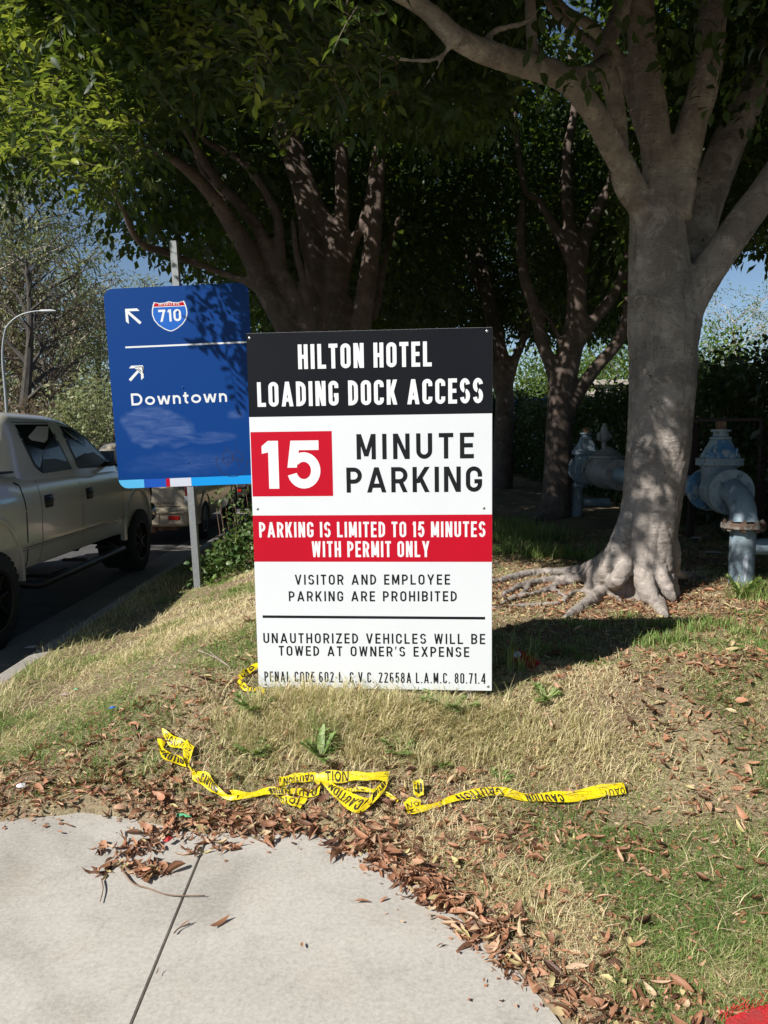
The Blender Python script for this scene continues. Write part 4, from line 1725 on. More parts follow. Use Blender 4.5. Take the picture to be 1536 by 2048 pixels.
# ================================================================== TREES: fig row
LAWN_D = {}


def limb(mb, pix, n=12, per=5, ground=False, jit=.03):
    """pix rows: (px, py, half width px, depth)"""
    P, rr = [], []
    for row in pix:
        px, py, hw = row[:3]
        D = row[3]
        q = PD(px, py, D)
        P.append(tuple(q))
        rr.append(hw * D / 1538)
    pts, rad = crom(P, rr, per)
    mb.tube(pts, rad, n, jit)
    return P[-1]


def finish_trunk(mb, name, mat, parent, off, voxel, sm=4):
    o = mb.build(name, mat, parent, off)
    r_ = o.modifiers.new('r', 'REMESH')
    r_.mode = 'VOXEL'
    r_.voxel_size = voxel
    s_ = o.modifiers.new('s', 'SMOOTH')
    s_.iterations = sm
    s_.factor = .6
    dg = bpy.context.evaluated_depsgraph_get()
    me = bpy.data.meshes.new_from_object(o.evaluated_get(dg))
    o.modifiers.clear()
    o.data = me
    me.polygons.foreach_set('use_smooth', [True] * len(me.polygons))
    if voxel < .02:          # real relief: level wrinkles, folds and pits
        n = len(me.vertices)
        co = np.zeros(n * 3, np.float32)
        nr = np.zeros(n * 3, np.float32)
        me.vertices.foreach_get('co', co)
        me.vertices.foreach_get('normal', nr)
        co, nr = co.reshape(-1, 3), nr.reshape(-1, 3)
        d = np.zeros(n, np.float32)
        for i in range(n):
            x, y, z = float(co[i, 0]), float(co[i, 1]), float(co[i, 2])
            low = max(0.0, min(1.0, (.9 - z) / .6))
            v = .007 * mnoise.noise((x * 3.1, y * 3.1, z * 2.2)) + (.0022 + .004 * low) * mnoise.noise((x * 9, y * 9, z * 30)) + .0022 * mnoise.noise((x * 38, y * 38, z * 38))
            r_ = abs(mnoise.noise((x * 8 + 3, y * 8, z * 3)))
            v -= (.004 + .007 * low) * max(0, .10 - r_) / .10
            d[i] = v
        me.vertices.foreach_set('co', (co + nr * d[:, None]).ravel())
        me.update()
    return o


def D_of(base_px, base_py):
    return PG(base_px, base_py).y


TREES = []
# --- T1 the big near trunk on the right
D1 = 6.35
o1 = PD(1278, 1180, D1)
o1.z = G(o1.x, o1.y)
t1 = empty('fig_tree', o1, 'large grey fig tree on the right with splayed roots and thick forking limbs', 'tree', 'fig trees in a row along the verge')
mb = MB()
limb(mb, [(1284, 1215, 78, D1), (1284, 1150, 68, D1), (1292, 1080, 58, D1), (1304, 1000, 58, D1), (1318, 880, 62, D1), (1325, 750, 64, D1), (1324, 640, 66, D1), (1318, 540, 58, D1), (1315, 450, 52, D1), (1330, 395, 42, D1), (1345, 350, 22, D1), (1352, 320, 8, D1)], 18)
limb(mb, [(1300, 470, 40, D1), (1283, 415, 26, D1 - .05), (1256, 385, 22, D1 - .15), (1240, 345, 19, D1 - .2), (1237, 255, 17, D1 - .25), (1222, 165, 18, D1 - .3), (1206, 110, 19, D1 - .3), (1236, 35, 18, D1 - .3), (1262, -50, 15, D1 - .3), (1300, -160, 11, D1 - .3)])
limb(mb, [(1322, 420, 46, D1), (1316, 340, 30, D1), (1305, 212, 28, D1 + .05), (1286, 100, 27, D1 + .1), (1280, 0, 26, D1 + .1), (1270, -110, 20, D1 + .1), (1240, -240, 12, D1 + .2)])
limb(mb, [(1335, 430, 46, D1), (1362, 340, 32, D1), (1384, 250, 29, D1), (1411, 151, 28, D1), (1428, 0, 27, D1), (1440, -130, 20, D1), (1480, -260, 12, D1)])
limb(mb, [(1352, 610, 44, D1 + .15), (1378, 530, 36, D1 + .35), (1412, 404, 34, D1 + .5), (1450, 300, 33, D1 + .6), (1487, 220, 32, D1 + .7), (1532, 120, 30, D1 + .8), (1590, -20, 22, D1 + .9)])
limb(mb, [(1345, 680, 50, D1), (1376, 606, 36, D1 - .02), (1431, 520, 33, D1 - .05), (1492, 434, 31, D1 - .1), (1545, 360, 29, D1 - .1), (1590, 270, 25, D1 - .1), (1620, 120, 18, D1 - .1), (1650, 0, 12, D1)])
limb(mb, [(1312, 470, 30, D1), (1288, 415, 24, D1), (1252, 345, 23, D1 - .25), (1222, 290, 23, D1 - .45), (1190, 230, 23, D1 - .65), (1150, 178, 23, D1 - .85), (1110, 148, 24, D1 - .95), (1043, 127, 23, D1 - 1.15), (962, 101, 22, D1 - 1.35), (906, 70, 21, D1 - 1.5), (855, 22, 18, D1 - 1.6), (795, -14, 15, D1 - 1.7), (690, -60, 12, D1 - 1.8)])
limb(mb, [(1215, 125, 18, D1 - .4), (1180, 150, 19, D1 - .6), (1130, 152, 19, D1 - .85)])
limb(mb, [(1072, 128, 14, D1 - 1.05), (1064, 90, 12, D1 - 1.05), (1060, 0, 11, D1 - 1.05), (1050, -90, 8, D1 - 1.0)], 8)
limb(mb, [(912, 72, 8, D1 - 1.5), (895, 100, 6, D1 - 1.5), (862, 120, 5, D1 - 1.55), (800, 118, 4, D1 - 1.6), (745, 106, 3, D1 - 1.7)], 7)
limb(mb, [(898, 96, 4, D1 - 1.5), (872, 140, 3, D1 - 1.5), (845, 180, 2.5, D1 - 1.5)], 6)
limb(mb, [(1302, 290, 20, D1), (1282, 240, 17, D1 + .1), (1262, 180, 15, D1 + .2), (1235, 118, 14, D1 + .2), (1190, 60, 12, D1 + .1), (1130, 20, 10, D1), (1085, -40, 8, D1)], 8)
limb(mb, [(1200, 100, 12, D1 - .2), (1150, 60, 9, D1 - .2), (1100, 10, 8, D1 - .2), (1080, -50, 6, D1 - .2)], 8)
limb(mb, [(960, 96, 8, D1 - 1.35), (990, 62, 7, D1 - 1.3), (1050, 45, 6, D1 - 1.3), (1075, 20, 5, D1 - 1.3)], 7)


def root(mb, pts, n=9):
    P, rr = [], []
    for px, py, hw in pts:
        q = PG(px, py)
        r_ = hw * q.y / 1538
        q.z = G(q.x, q.y) + r_ * .4 + .004
        P.append(tuple(q))
        rr.append(r_)
    p_, r_ = crom(P, rr, 6)
    mb.tube([(x + random.uniform(-.004, .004), y, z + random.uniform(-.004, .006)) for x, y, z in p_], r_, n, .10)


def from_trunk(px, py, hw):
    q = PD(px, py - 25, D1 - .02)
    return (tuple(q), hw * D1 / 1538)


def rooted(mb, start, pts, n=10):
    """a buttress leaving the trunk flare at start and running out over the soil"""
    P = [start[0]]
    rr = [start[1]]
    for row in pts:
        px, py, hw = row[:3]
        if len(row) > 3:
            q = PD(px, py, row[3])
        else:
            q = PG(px, py)
        r_ = hw * q.y / 1538
        if len(row) == 3:
            q.z = G(q.x, q.y) + r_ * .35 + .004
        P.append(tuple(q))
        rr.append(r_)
    p_, r_ = crom(P, rr, 7)
    mb.tube([(x + random.uniform(-.006, .006), y, z + random.uniform(-.006, .006)) for x, y, z in p_], r_, n, .14)


rooted(mb, from_trunk(1272, 1020, 22), [(1238, 1086, 20, 6.35), (1192, 1130, 15, 6.6), (1135, 1150, 12), (1054, 1153, 10), (982, 1170, 8), (900, 1185, 4)])
rooted(mb, from_trunk(1268, 1040, 22), [(1222, 1118, 20, 6.25), (1180, 1148, 12, 6.6), (1128, 1162, 10), (1075, 1168, 9), (1027, 1182, 8), (1000, 1199, 6)])
rooted(mb, from_trunk(1262, 1070, 20), [(1215, 1140, 14, 6.2), (1172, 1166, 10), (1117, 1174, 9), (1078, 1188, 7), (1025, 1198, 6), (985, 1200, 4)])
rooted(mb, from_trunk(1268, 1060, 24), [(1236, 1112, 18, 6.32), (1204, 1152, 17, 6.3), (1182, 1178, 17), (1174, 1190, 8)])
rooted(mb, from_trunk(1262, 1120, 22), [(1236, 1158, 16, 6.05), (1212, 1180, 16), (1192, 1200, 16), (1160, 1222, 13), (1128, 1238, 6)])
rooted(mb, from_trunk(1212, 1185, 6), [(1228, 1190, 8), (1243, 1206, 5)])
rooted(mb, from_trunk(1290, 1050, 30), [(1285, 1110, 26, 6.26), (1286, 1150, 24, 6.12), (1297, 1185, 21, 5.93), (1314, 1213, 18), (1330, 1236, 9)])
rooted(mb, from_trunk(1305, 1050, 28), [(1312, 1110, 22, 6.25), (1320, 1152, 19, 6.12), (1335, 1180, 16, 6.0), (1350, 1206, 8)])
rooted(mb, from_trunk(1320, 1050, 26), [(1340, 1115, 22, 6.35), (1352, 1145, 13, 6.45), (1385, 1156, 8), (1420, 1164, 5)])
root(mb, [(1160, 1184, 5), (1140, 1192, 6), (1121, 1209, 7), (1072, 1213, 6), (1010, 1216, 5), (975, 1218, 4)])
root(mb, [(1117, 1166, 7), (1108, 1180, 7), (1125, 1192, 5), (1140, 1196, 4)])
root(mb, [(1060, 1170, 6), (1050, 1186, 6), (1020, 1204, 5), (1000, 1210, 4)])
# knots and branch scars
for px, py, r_ in [(1352, 656, 13), (1279, 602, 12), (1375, 373, 15), (1304, 462, 10), (1290, 712, 9), (1348, 600, 10), (1384, 635, 8), (1530, 388, 9), (1488, 446, 6)]:
    q = PD(px, py, D1)
    back = (Vector((0, 0, CAM_H)) - q).normalized()
    cc = q + back * (.245 if py > 480 else .12)
    if px > 1450:
        cc = q + back * .10
    rr_ = r_ * D1 / 1538
    u = back.orthogonal().normalized()
    w_ = back.cross(u)
    ringp = [cc + (u * math.cos(t) * 1.0 + w_ * math.sin(t) * .8) * rr_ for t in [2 * math.pi * k / 12 for k in range(13)]]
    mb.tube(ringp, rr_ * .28, 6)
finish_trunk(mb, 'trunk', M['bark'], t1, o1, .014, 7)
TREES.append([t1, o1, Vector((2.2, 6.3, 0)), []])

# --- T2
D2 = 12.2
o2 = PD(1110, 1045, D2)
o2.z = G(o2.x, o2.y)
t2 = empty('fig_tree', o2, 'slimmer shaded fig tree standing just left of the far pipe riser', 'tree', 'fig trees in a row along the verge')
mb = MB()
limb(mb, [(1098, 1062, 46, D2), (1104, 1035, 36, D2), (1112, 1000, 29, D2), (1117, 900, 27, D2), (1121, 800, 25, D2), (1134, 730, 25, D2), (1150, 660, 21, D2), (1154, 555, 19, D2), (1151, 500, 20, D2)], 14)
limb(mb, [(1152, 520, 18, D2), (1140, 450, 13, D2), (1134, 404, 12, D2), (1134, 303, 10, D2), (1148, 220, 8, D2), (1140, 100, 6, D2)], 9)
limb(mb, [(1155, 540, 17, D2), (1172, 470, 13, D2), (1190, 429, 12, D2), (1222, 363, 10, D2), (1240, 280, 7, D2)], 9)
limb(mb, [(1150, 540, 13, D2), (1132, 500, 11, D2), (1103, 444, 9, D2), (1075, 400, 7, D2), (1053, 384, 7, D2), (1040, 330, 6, D2), (1030, 230, 5, D2), (1010, 120, 3, D2)], 8)
limb(mb, [(1150, 690, 18, D2), (1182, 645, 13, D2), (1225, 592, 11, D2), (1255, 520, 10, D2), (1262, 430, 8, D2)], 9)
limb(mb, [(1130, 830, 18, D2), (1160, 780, 14, D2), (1195, 732, 13, D2), (1230, 692, 12, D2), (1252, 640, 11, D2), (1262, 560, 8, D2)], 9)
limb(mb, [(1118, 790, 18, D2), (1104, 735, 14, D2), (1084, 684, 13, D2), (1069, 616, 12, D2), (1050, 560, 11, D2), (1041, 480, 9, D2), (1046, 400, 7, D2)], 9)
limb(mb, [(1140, 740, 7, D2), (1110, 660, 5, D2), (1078, 610, 4, D2)], 7)
limb(mb, [(1100, 1030, 16, D2 - .1), (1070, 1045, 9, D2 - .3), (1040, 1052, 5, D2 - .5)], 8)
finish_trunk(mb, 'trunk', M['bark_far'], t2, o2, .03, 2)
TREES.append([t2, o2, Vector((2.8, 12.2, 0)), []])

# --- T3
D3 = 19.0
o3 = PD(1004, 985, D3)
o3.z = G(o3.x, o3.y)
t3 = empty('fig_tree', o3, 'farthest shaded fig tree just right of the parking sign edge', 'tree', 'fig trees in a row along the verge')
mb = MB()
limb(mb, [(1000, 1000, 30, D3), (1004, 970, 22, D3), (1008, 860, 20, D3), (1010, 790, 18, D3), (1008, 740, 15, D3), (1000, 690, 12, D3), (985, 620, 10, D3), (955, 560, 9, D3), (932, 490, 7, D3), (925, 400, 5, D3)], 12)
limb(mb, [(1012, 780, 12, D3), (1030, 720, 9, D3), (1048, 672, 8, D3), (1056, 600, 6, D3)], 8)
limb(mb, [(1004, 800, 12, D3), (990, 745, 10, D3), (985, 680, 9, D3), (972, 600, 8, D3)], 8)
limb(mb, [(1000, 690, 9, D3), (975, 560, 8, D3), (958, 500, 7, D3), (965, 420, 5, D3)], 8)
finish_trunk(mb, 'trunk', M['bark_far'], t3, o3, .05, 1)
TREES.append([t3, o3, Vector((2.6, 19, 0)), []])

# --- TB behind the parking sign
DB = 10.4
ob = PD(690, 1060, DB)
ob.z = G(ob.x, ob.y)
tb = empty('fig_tree', ob, 'dark fig tree rising behind the middle of the parking sign', 'tree', 'fig trees in a row along the verge')
mb = MB()
limb(mb, [(690, 1085, 60, DB), (688, 1030, 46, DB), (686, 900, 42, DB), (682, 780, 42, DB), (676, 700, 36, DB), (670, 620, 29, DB), (672, 540, 26, DB), (672, 490, 22, DB)], 14)
limb(mb, [(655, 720, 26, DB), (640, 625, 23, DB), (627, 500, 21, DB), (606, 400, 18, DB), (588, 338, 16, DB), (557, 255, 12, DB), (530, 150, 8, DB), (500, 40, 5, DB)], 10)
limb(mb, [(670, 530, 20, DB), (660, 460, 18, DB), (635, 417, 17, DB), (606, 338, 16, DB), (585, 262, 15, DB), (572, 180, 11, DB), (560, 60, 7, DB)], 10)
limb(mb, [(700, 760, 28, DB), (718, 661, 24, DB), (738, 540, 19, DB), (752, 420, 15, DB), (762, 300, 11, DB), (780, 150, 8, DB)], 10)
limb(mb, [(676, 520, 18, DB), (684, 430, 15, DB), (682, 312, 14, DB), (677, 230, 12, DB), (672, 100, 9, DB)], 9)
limb(mb, [(684, 560, 13, DB), (706, 490, 10, DB), (734, 417, 9, DB), (746, 338, 8, DB), (760, 250, 6, DB)], 8)
limb(mb, [(745, 640, 10, DB + .5), (755, 600, 9, DB + .5), (770, 520, 8, DB + .5), (800, 430, 5, DB + .5)], 8)
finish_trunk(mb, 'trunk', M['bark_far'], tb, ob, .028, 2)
TREES.append([tb, ob, Vector((-.6, 10.4, 0)), []])

# --- TA leaning fan on the left
DA = 9.3
oa = PD(622, 1075, DA)
oa.z = G(oa.x, oa.y)
ta = empty('fig_tree', oa, 'fig tree with a fan of limbs leaning left over the blue sign', 'tree', 'fig trees in a row along the verge')
mb = MB()
limb(mb, [(622, 1100, 60, DA), (620, 1040, 46, DA), (616, 900, 40, DA), (606, 760, 38, DA), (594, 700, 34, DA), (576, 655, 26, DA), (545, 600, 24, DA), (521, 552, 23, DA), (495, 500, 20, DA - .1), (469, 458, 18, DA - .2), (430, 400, 14, DA - .4), (391, 354, 12, DA - .6), (340, 315, 9, DA - .9), (285, 288, 7, DA - 1.2), (225, 240, 4, DA - 1.5)], 12)
limb(mb, [(610, 740, 26, DA), (608, 655, 18, DA), (585, 590, 17, DA), (557, 536, 16, DA), (532, 490, 15, DA), (515, 455, 13, DA), (480, 410, 12, DA), (443, 372, 10, DA), (405, 318, 9, DA - .3), (375, 265, 8, DA - .5), (339, 224, 6, DA - .7), (300, 150, 4, DA - 1)], 10)
limb(mb, [(560, 545, 14, DA), (560, 490, 11, DA), (555, 435, 10, DA), (528, 380, 9, DA), (495, 333, 8, DA), (455, 305, 7, DA), (417, 286, 6, DA - .2), (385, 245, 5, DA - .3), (350, 175, 4, DA - .5)], 9)
limb(mb, [(625, 700, 12, DA), (622, 640, 9, DA), (606, 560, 8, DA), (592, 500, 7, DA), (585, 440, 5, DA)], 8)
limb(mb, [(548, 600, 12, DA), (525, 585, 9, DA), (490, 562, 8, DA), (450, 548, 7, DA), (417, 536, 7, DA - .1), (370, 520, 7, DA - .3), (323, 502, 8, DA - .6), (290, 492, 8, DA - .8), (266, 465, 7, DA - 1), (245, 417, 6, DA - 1.2), (230, 392, 5, DA - 1.4), (214, 365, 3, DA - 1.6)], 9)
limb(mb, [(469, 458, 9, DA - .2), (440, 400, 8, DA), (400, 330, 7, DA), (385, 260, 6, DA), (395, 180, 5, DA)], 8)
limb(mb, [(640, 660, 14, DA + .3), (650, 600, 9, DA + .3), (632, 560, 8, DA + .3), (608, 500, 7, DA + .3), (600, 440, 5, DA + .3)], 8)
limb(mb, [(300, 160, 4, DA - 1), (230, 90, 5, DA + .2), (190, 40, 6, DA + 1.2), (120, 10, 5, DA + 2), (60, -20, 4, DA + 2.5)], 7)
finish_trunk(mb, 'trunk', M['bark_far'], ta, oa, .024, 2)
TREES.append([ta, oa, Vector((-1.9, 8.6, 0)), []])


# ---- canopy volume shared by the row, each clump given to its nearest tree
def front_y(x):
    return np.interp(x, [-4.5, -3.3, -2.2, -1.2, -.9, -.6, 0, 3.5, 8], [8.0, 6.6, 5.5, 5.0, 4.6, 4.05, 3.9, 3.9, 6.0])


def canopy_ok(x, y, z, margin=0.0):
    nz = vnoise(x, y, 1.1, 8) - .5
    nz2 = vnoise(x + z, y - z, 2.3, 9) - .5
    r_ = x / y
    el = (z - CAM_H) / y
    ok = (y > front_y(x) + nz2 * .7)
    ok &= z > 3.62 + nz * .7 + nz2 * .3 + .02 * np.maximum(y - 5, 0) - .35 * sstep(-1.0, -2.6, x)
    ok &= (x > -3.35 - .02 * (y - 6) + nz2 * 1.1 - .25 * (z - 4.2).clip(0, 2))
    lim = np.full(np.shape(x), .135)
    lim = np.where(r_ < -.17, .200, lim)
    lim = np.where(r_ < -.255, .235 + .25 * (-.255 - r_), lim)
    lim = np.where(r_ < -.36, .33, lim)
    lim = np.where(r_ > .36, .235, lim)
    lim = np.where(r_ > .42, .25, lim)
    ok &= el > lim + nz2 * .035
    ppx, ppy = to_px(x, y, z)
    # light wells: the gaps where sky shows between limbs on the left
    for gx, gy, gr in ((322, 262, 30), (480, 228, 36), (285, 520, 40), (640, 330, 12)):
        ok &= ((ppx - gx) ** 2 + ((ppy - gy) * 1.2) ** 2) > (gr * (1 + nz2)) ** 2
    # open room under the crowns: foliage on this side of the limbs stays above this line
    lo_y = np.interp(ppx, BX, BY) + nz2 * 90
    depth = np.interp(ppx, [480, 520, 810, 850, 990, 1030, 1200, 1270], [9.2, 10.8, 10.8, 12.5, 12.5, 12.5, 12.4, 6.9])
    ok &= (y > depth) | (ppy < lo_y)
    ok &= ~((x < -1.9) & (y > 7.0) & (y < 8.35) & (z < 4.8))
    sx8 = x + (8.05 - y) * 1.17                      # where a clump would shade the blue sign
    sz8 = z - (8.05 - y) * 1.2
    ok &= ~((y < 8.1) & (sx8 < -1.95) & (sx8 > -3.0) & (sz8 > 1.0) & (sz8 < 3.3))
    ok &= ~((ppx > 800) & (ppx < 1080) & (y < 5.5) & (ppy > -60))
    lo2 = np.interp(ppx, [880, 920, 1060, 1080, 1250, 1270], [900, 440, 440, 300, 300, 900])
    ok &= (y > np.where(ppx < 1070, 19.2, 12.6)) | (ppy < lo2 + nz2 * 60) | (y < 6.5)
    return ok


BX = [-200, 0, 60, 100, 150, 230, 300, 350, 450, 520, 560, 650, 750, 820, 950, 1000, 1060, 1100, 1540]
BY = [330, 340, 320, 350, 420, 460, 340, 230, 170, 150, 215, 225, 250, 270, 260, 190, 40, -80, -80]


def to_px(x, y, z):
    dp = cp * y - sp * (z - CAM_H)
    return 768 + 1538 * x / dp, 1024 - 1538 * (sp * y + cp * (z - CAM_H)) / dp


def sample_canopy(n, xr, yr, zr, extra=None):
    x = rng.uniform(*xr, n)
    y = rng.uniform(*yr, n)
    z = rng.uniform(*zr, n)
    k = canopy_ok(x, y, z)
    if extra is not None:
        k &= extra(x, y, z)
    return np.stack([x, y, z], 1)[k]


near = sample_canopy(9000, (-4.6, 6.5), (3.2, 8.6), (3.1, 6.6))
far = sample_canopy(14500, (-4.6, 8.5), (8.6, 27.0), (3.3, 9.0))
# darker crown high on the left, with its own shading mass above the frame
ul = np.stack([rng.uniform(-8.5, -2.6, 1500), rng.uniform(8.5, 16, 1500), rng.uniform(4.6, 8.6, 1500)], 1)
el = (ul[:, 2] - CAM_H) / ul[:, 1]
ul = ul[(el > .335 + (vnoise(ul[:, 0], ul[:, 1], 1.2, 4) - .5) * .09)]
top = np.stack([rng.uniform(-11, -5.5, 700), rng.uniform(5.5, 12, 700), rng.uniform(7.4, 9.4, 700)], 1)
top = top[(top[:, 2] - CAM_H) / top[:, 1] > .62]
ov = np.stack([rng.uniform(-5.0, 7.5, 8200), rng.uniform(1.4, 6.8, 8200), rng.uniform(4.6, 7.8, 8200)], 1)  # unseen leaves added above the frame to shade the crown and big trunk
lx, ly = ov[:, 0] + (ov[:, 2] - .35) * .973, ov[:, 1] + (ov[:, 2] - .35) * .832      # where its shade lands
k = ((ov[:, 2] - CAM_H) / ov[:, 1] > .66) & ((ly > np.interp(lx, [.2, 1.95, 2.35, 3.4], [7.9, 7.8, 6.95, 6.75]) + .5 * (vnoise(lx, ly, 1.6, 12) - .5)) | (lx > 3.7))
k &= ov[:, 0] + (ov[:, 2] - 4.2) * .973 > -1.65 + .5 * (vnoise(ov[:, 1], ov[:, 2], 1.5, 13) - .5)
over = ov[k]
# clumps removed along sun rays, to put sun patches on the trunk and pipe
so = np.array(SUN_TO)
gaps = [(1288, 815, .10), (1275, 925, .08), (1330, 640, .06), (1480, 1000, .10)]
def through(pts, keep=.0):
    ok_ = np.ones(len(pts), bool)
    for px, py, r_ in gaps:
        o_ = np.array(PD(px, py, 6.15))
        d_ = pts - o_
        t_ = d_ @ so
        dist = np.linalg.norm(d_ - t_[:, None] * so, axis=1)
        ok_ &= ~((dist < r_ + .22) & (t_ > 0))
    return pts[ok_]
over, near = through(over), through(near)
hang = []
for px, py, D in [(1165, 120, 5.0), (1190, 135, 5.1), (1350, 90, 5.0), (1365, 130, 5.1), (1380, 60, 5.0), (1395, 170, 5.2), (1420, 215, 5.1), (1330, 60, 5.0), (1480, 110, 5.0), (1490, 160, 5.1), (1460, 70, 5.0), (1520, 90, 4.9), (1500, 30, 5.0),
                  (1250, 30, 4.9), (1180, 20, 4.9), (1130, 90, 5.0), (1080, 60, 4.8), (1530, 180, 5.2), (1430, 20, 4.9), (1100, 180, 5.2), (1520, 240, 5.3), (930, 200, 5.3), (960, 250, 5.5), (1010, 200, 5.5)]:
    hang.append(tuple(PD(px, py, D)))
hang = np.array(hang)
cl = [near, far, ul, top, over]
spec = [(24, .30, .098, .022, .05, .95), (22, .55, .145, .042, 0, .6), (26, .55, .13, .036, 0, .6), (17, .55, .2, .06, 0, .5), (20, .45, .14, .045, 0, .5)]
homes = np.array([[t[2].x, t[2].y] for t in TREES])
for (pts, sp_) in zip(cl, spec):
    d = np.hypot(pts[:, None, 0] - homes[None, :, 0], pts[:, None, 1] - homes[None, :, 1])
    w = d.argmin(1)
    if pts is ul or pts is top:
        w[:] = 4
    if pts is over:
        w[:] = 0
    for i, t in enumerate(TREES):
        if (w == i).any():
            t[3].append(clump_leaves(pts[w == i], sp_[0], sp_[1], sp_[2], sp_[3], 1 if pts is near else 0, .75, .45, sp_[4], sp_[5]))
TREES[0][3].append(clump_leaves(hang, 9, .16, .10, .024, 1, .9, .9, 0, .7))
for t in TREES:
    V, T, rn = merge(t[3])
    V = V - np.array(t[1])[None]
    o = link('crown', tri_mesh('crown', V, T, M['leaf'], rn), t[0])

# front sprays: leafy twigs of full-shaped leaves along the lit near edge; the largest are single leaf parts
cand = sample_canopy(30000, (-4.2, 4.5), (3.3, 8.2), (3.1, 5.6), lambda x, y, z: (y < front_y(x) + .75) | (x < -3.35 + .9) | (z < 4.0))
cand = cand[(cand[:, 2] - CAM_H) / cand[:, 1] < .62]
cand = cand[(cand[:, 0] < .2) | (rng.random(len(cand)) < .2)][:620]
tw = MB()
LP, LA, LN, LL, LR, LH = [], [], [], [], [], []
for c_ in cand:
    dirv = Vector(rng.normal(size=3)) * .55 + Vector((-.35, -.75, .12))
    dirv.normalize()
    ln = random.uniform(.22, .42)
    tip = Vector(c_) + dirv * ln
    p0 = Vector(c_)
    tw.tube([tuple(p0), tuple(p0 + dirv * ln * .5 + Vector((0, 0, .01))), tuple(tip)], [.0042, .003, .0015], 4)
    young = random.random() < (.75 if c_[0] < -.6 else .3)  # sunlit leaf colour, given more often on the left where sun falls
    for k in range(11):
        t = (k + .6) / 11
        q = p0 + dirv * ln * t
        side = dirv.cross(Vector((0, 0, 1))).normalized() * (1 if k % 2 else -1)
        a_ = dirv * .75 + side * .8 + Vector(rng.normal(size=3)) * .22 + Vector((0, 0, random.uniform(-.35, .25)))
        if k >= 9:
            a_ = dirv + Vector(rng.normal(size=3)) * .25
        LP.append(tuple(q))
        LA.append(tuple(a_))
        LN.append(tuple(Vector((0, 0, 1)) + Vector(rng.normal(size=3)) * .35))
        LL.append(random.uniform(.065, .108))
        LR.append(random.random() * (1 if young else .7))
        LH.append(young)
LP, LA, LN, LL, LR, LH = map(np.array, (LP, LA, LN, LL, LR, LH))
tw.build('twigs', M['bark_far'], ta, oa)['kind'] = 'stuff'
# pick 150 lit leaves per overhanging tree as separate parts
vis = np.argsort(LP[:, 1] - LL * 6)
pick = vis[:290]
rest = vis[290:]
for yv_, mk in ((True, 'leaf_sunlit'), (False, 'leaf')):
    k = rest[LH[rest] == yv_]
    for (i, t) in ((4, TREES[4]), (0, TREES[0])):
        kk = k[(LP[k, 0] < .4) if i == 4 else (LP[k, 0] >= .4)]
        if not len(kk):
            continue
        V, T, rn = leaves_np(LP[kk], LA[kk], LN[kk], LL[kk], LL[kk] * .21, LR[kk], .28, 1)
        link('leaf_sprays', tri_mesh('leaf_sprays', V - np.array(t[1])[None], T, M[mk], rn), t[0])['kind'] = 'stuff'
leaf_meshes = []
for mk in ('leaf_sunlit', 'leaf'):
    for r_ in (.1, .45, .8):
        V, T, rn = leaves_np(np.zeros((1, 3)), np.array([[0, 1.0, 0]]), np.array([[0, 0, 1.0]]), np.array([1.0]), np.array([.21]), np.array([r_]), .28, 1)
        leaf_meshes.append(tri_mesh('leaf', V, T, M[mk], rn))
for j in pick:
    a_ = Vector(LA[j]).normalized()
    s_ = a_.cross(Vector(LN[j])).normalized()
    n_ = s_.cross(a_)
    mt = Matrix((s_, a_, n_)).transposed().to_4x4()
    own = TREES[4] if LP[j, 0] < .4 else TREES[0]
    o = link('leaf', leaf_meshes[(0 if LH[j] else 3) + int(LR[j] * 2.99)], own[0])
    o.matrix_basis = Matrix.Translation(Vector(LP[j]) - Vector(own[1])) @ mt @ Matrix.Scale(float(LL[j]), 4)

# ================================================================== HEDGE, FAR TREES, BACKGROUND
def leaf_obj(name, parts, mat, parent, off=(0, 0, 0)):
    V, T, rn = merge(parts)
    return link(name, tri_mesh(name, V - np.array(off, float)[None], T, mat, rn), parent)


hg = empty('hedge', (5.0, 14, .2), 'long dark clipped hedge running behind the pipework', 'hedge')
n = 2600
hx_ = rng.uniform(4.35, 5.5, n)
hy_ = rng.uniform(3.0, 27, n)
hz_ = rng.uniform(.3, 2.55, n) + (vnoise(hx_, hy_, .9, 3) - .5) * .45
pts = np.stack([hx_, hy_, hz_], 1)
n = 900
pts2 = np.stack([rng.uniform(-2.2, 5.5, n), rng.uniform(26.5, 28, n), rng.uniform(.2, 3.0, n)], 1)
sp_ = []
for px, py, D in [(1460, 700, 10.2), (1452, 715, 10.2), (1470, 735, 10.3), (1530, 690, 9.6), (1515, 700, 9.7), (1525, 725, 9.6), (1500, 745, 9.8), (1478, 690, 10.2), (1412, 735, 11), (1408, 715, 11), (1440, 750, 10.5), (1480, 755, 10),
                  (1395, 745, 11.2), (1560, 700, 9.3), (1580, 730, 9.3), (1545, 745, 9.5), (1150, 790, 19), (1090, 810, 22), (1200, 795, 17), (1230, 800, 16)]:
    sp_.append(tuple(PD(px, py, D)))
hl = [clump_leaves(pts, 26, .34, .12, .034, 0, .9, .1), clump_leaves(pts2, 26, .4, .17, .05, 0, .9, .1), clump_leaves(np.array(sp_), 14, .16, .085, .026, 1, .8, 0)]
leaf_obj('foliage', hl, M['leaf_hedge'], hg, (5, 14, .2))
mb = MB()
for i in range(46):
    x, y = random.uniform(4.6, 5.3), 3.4 + i * .52
    g = G(x, y)
    mb.tube([(x, y, g - .1), (x + random.uniform(-.1, .1), y + random.uniform(-.1, .1), g + 1.2), (x + random.uniform(-.3, .3), y + random.uniform(-.2, .2), g + 2.2)], [.035, .025, .01], 6)
for q in sp_:
    mb.tube([(q[0], q[1], q[2] - 1.0), (q[0] + .03, q[1], q[2] - .4), q], [.012, .008, .004], 5)
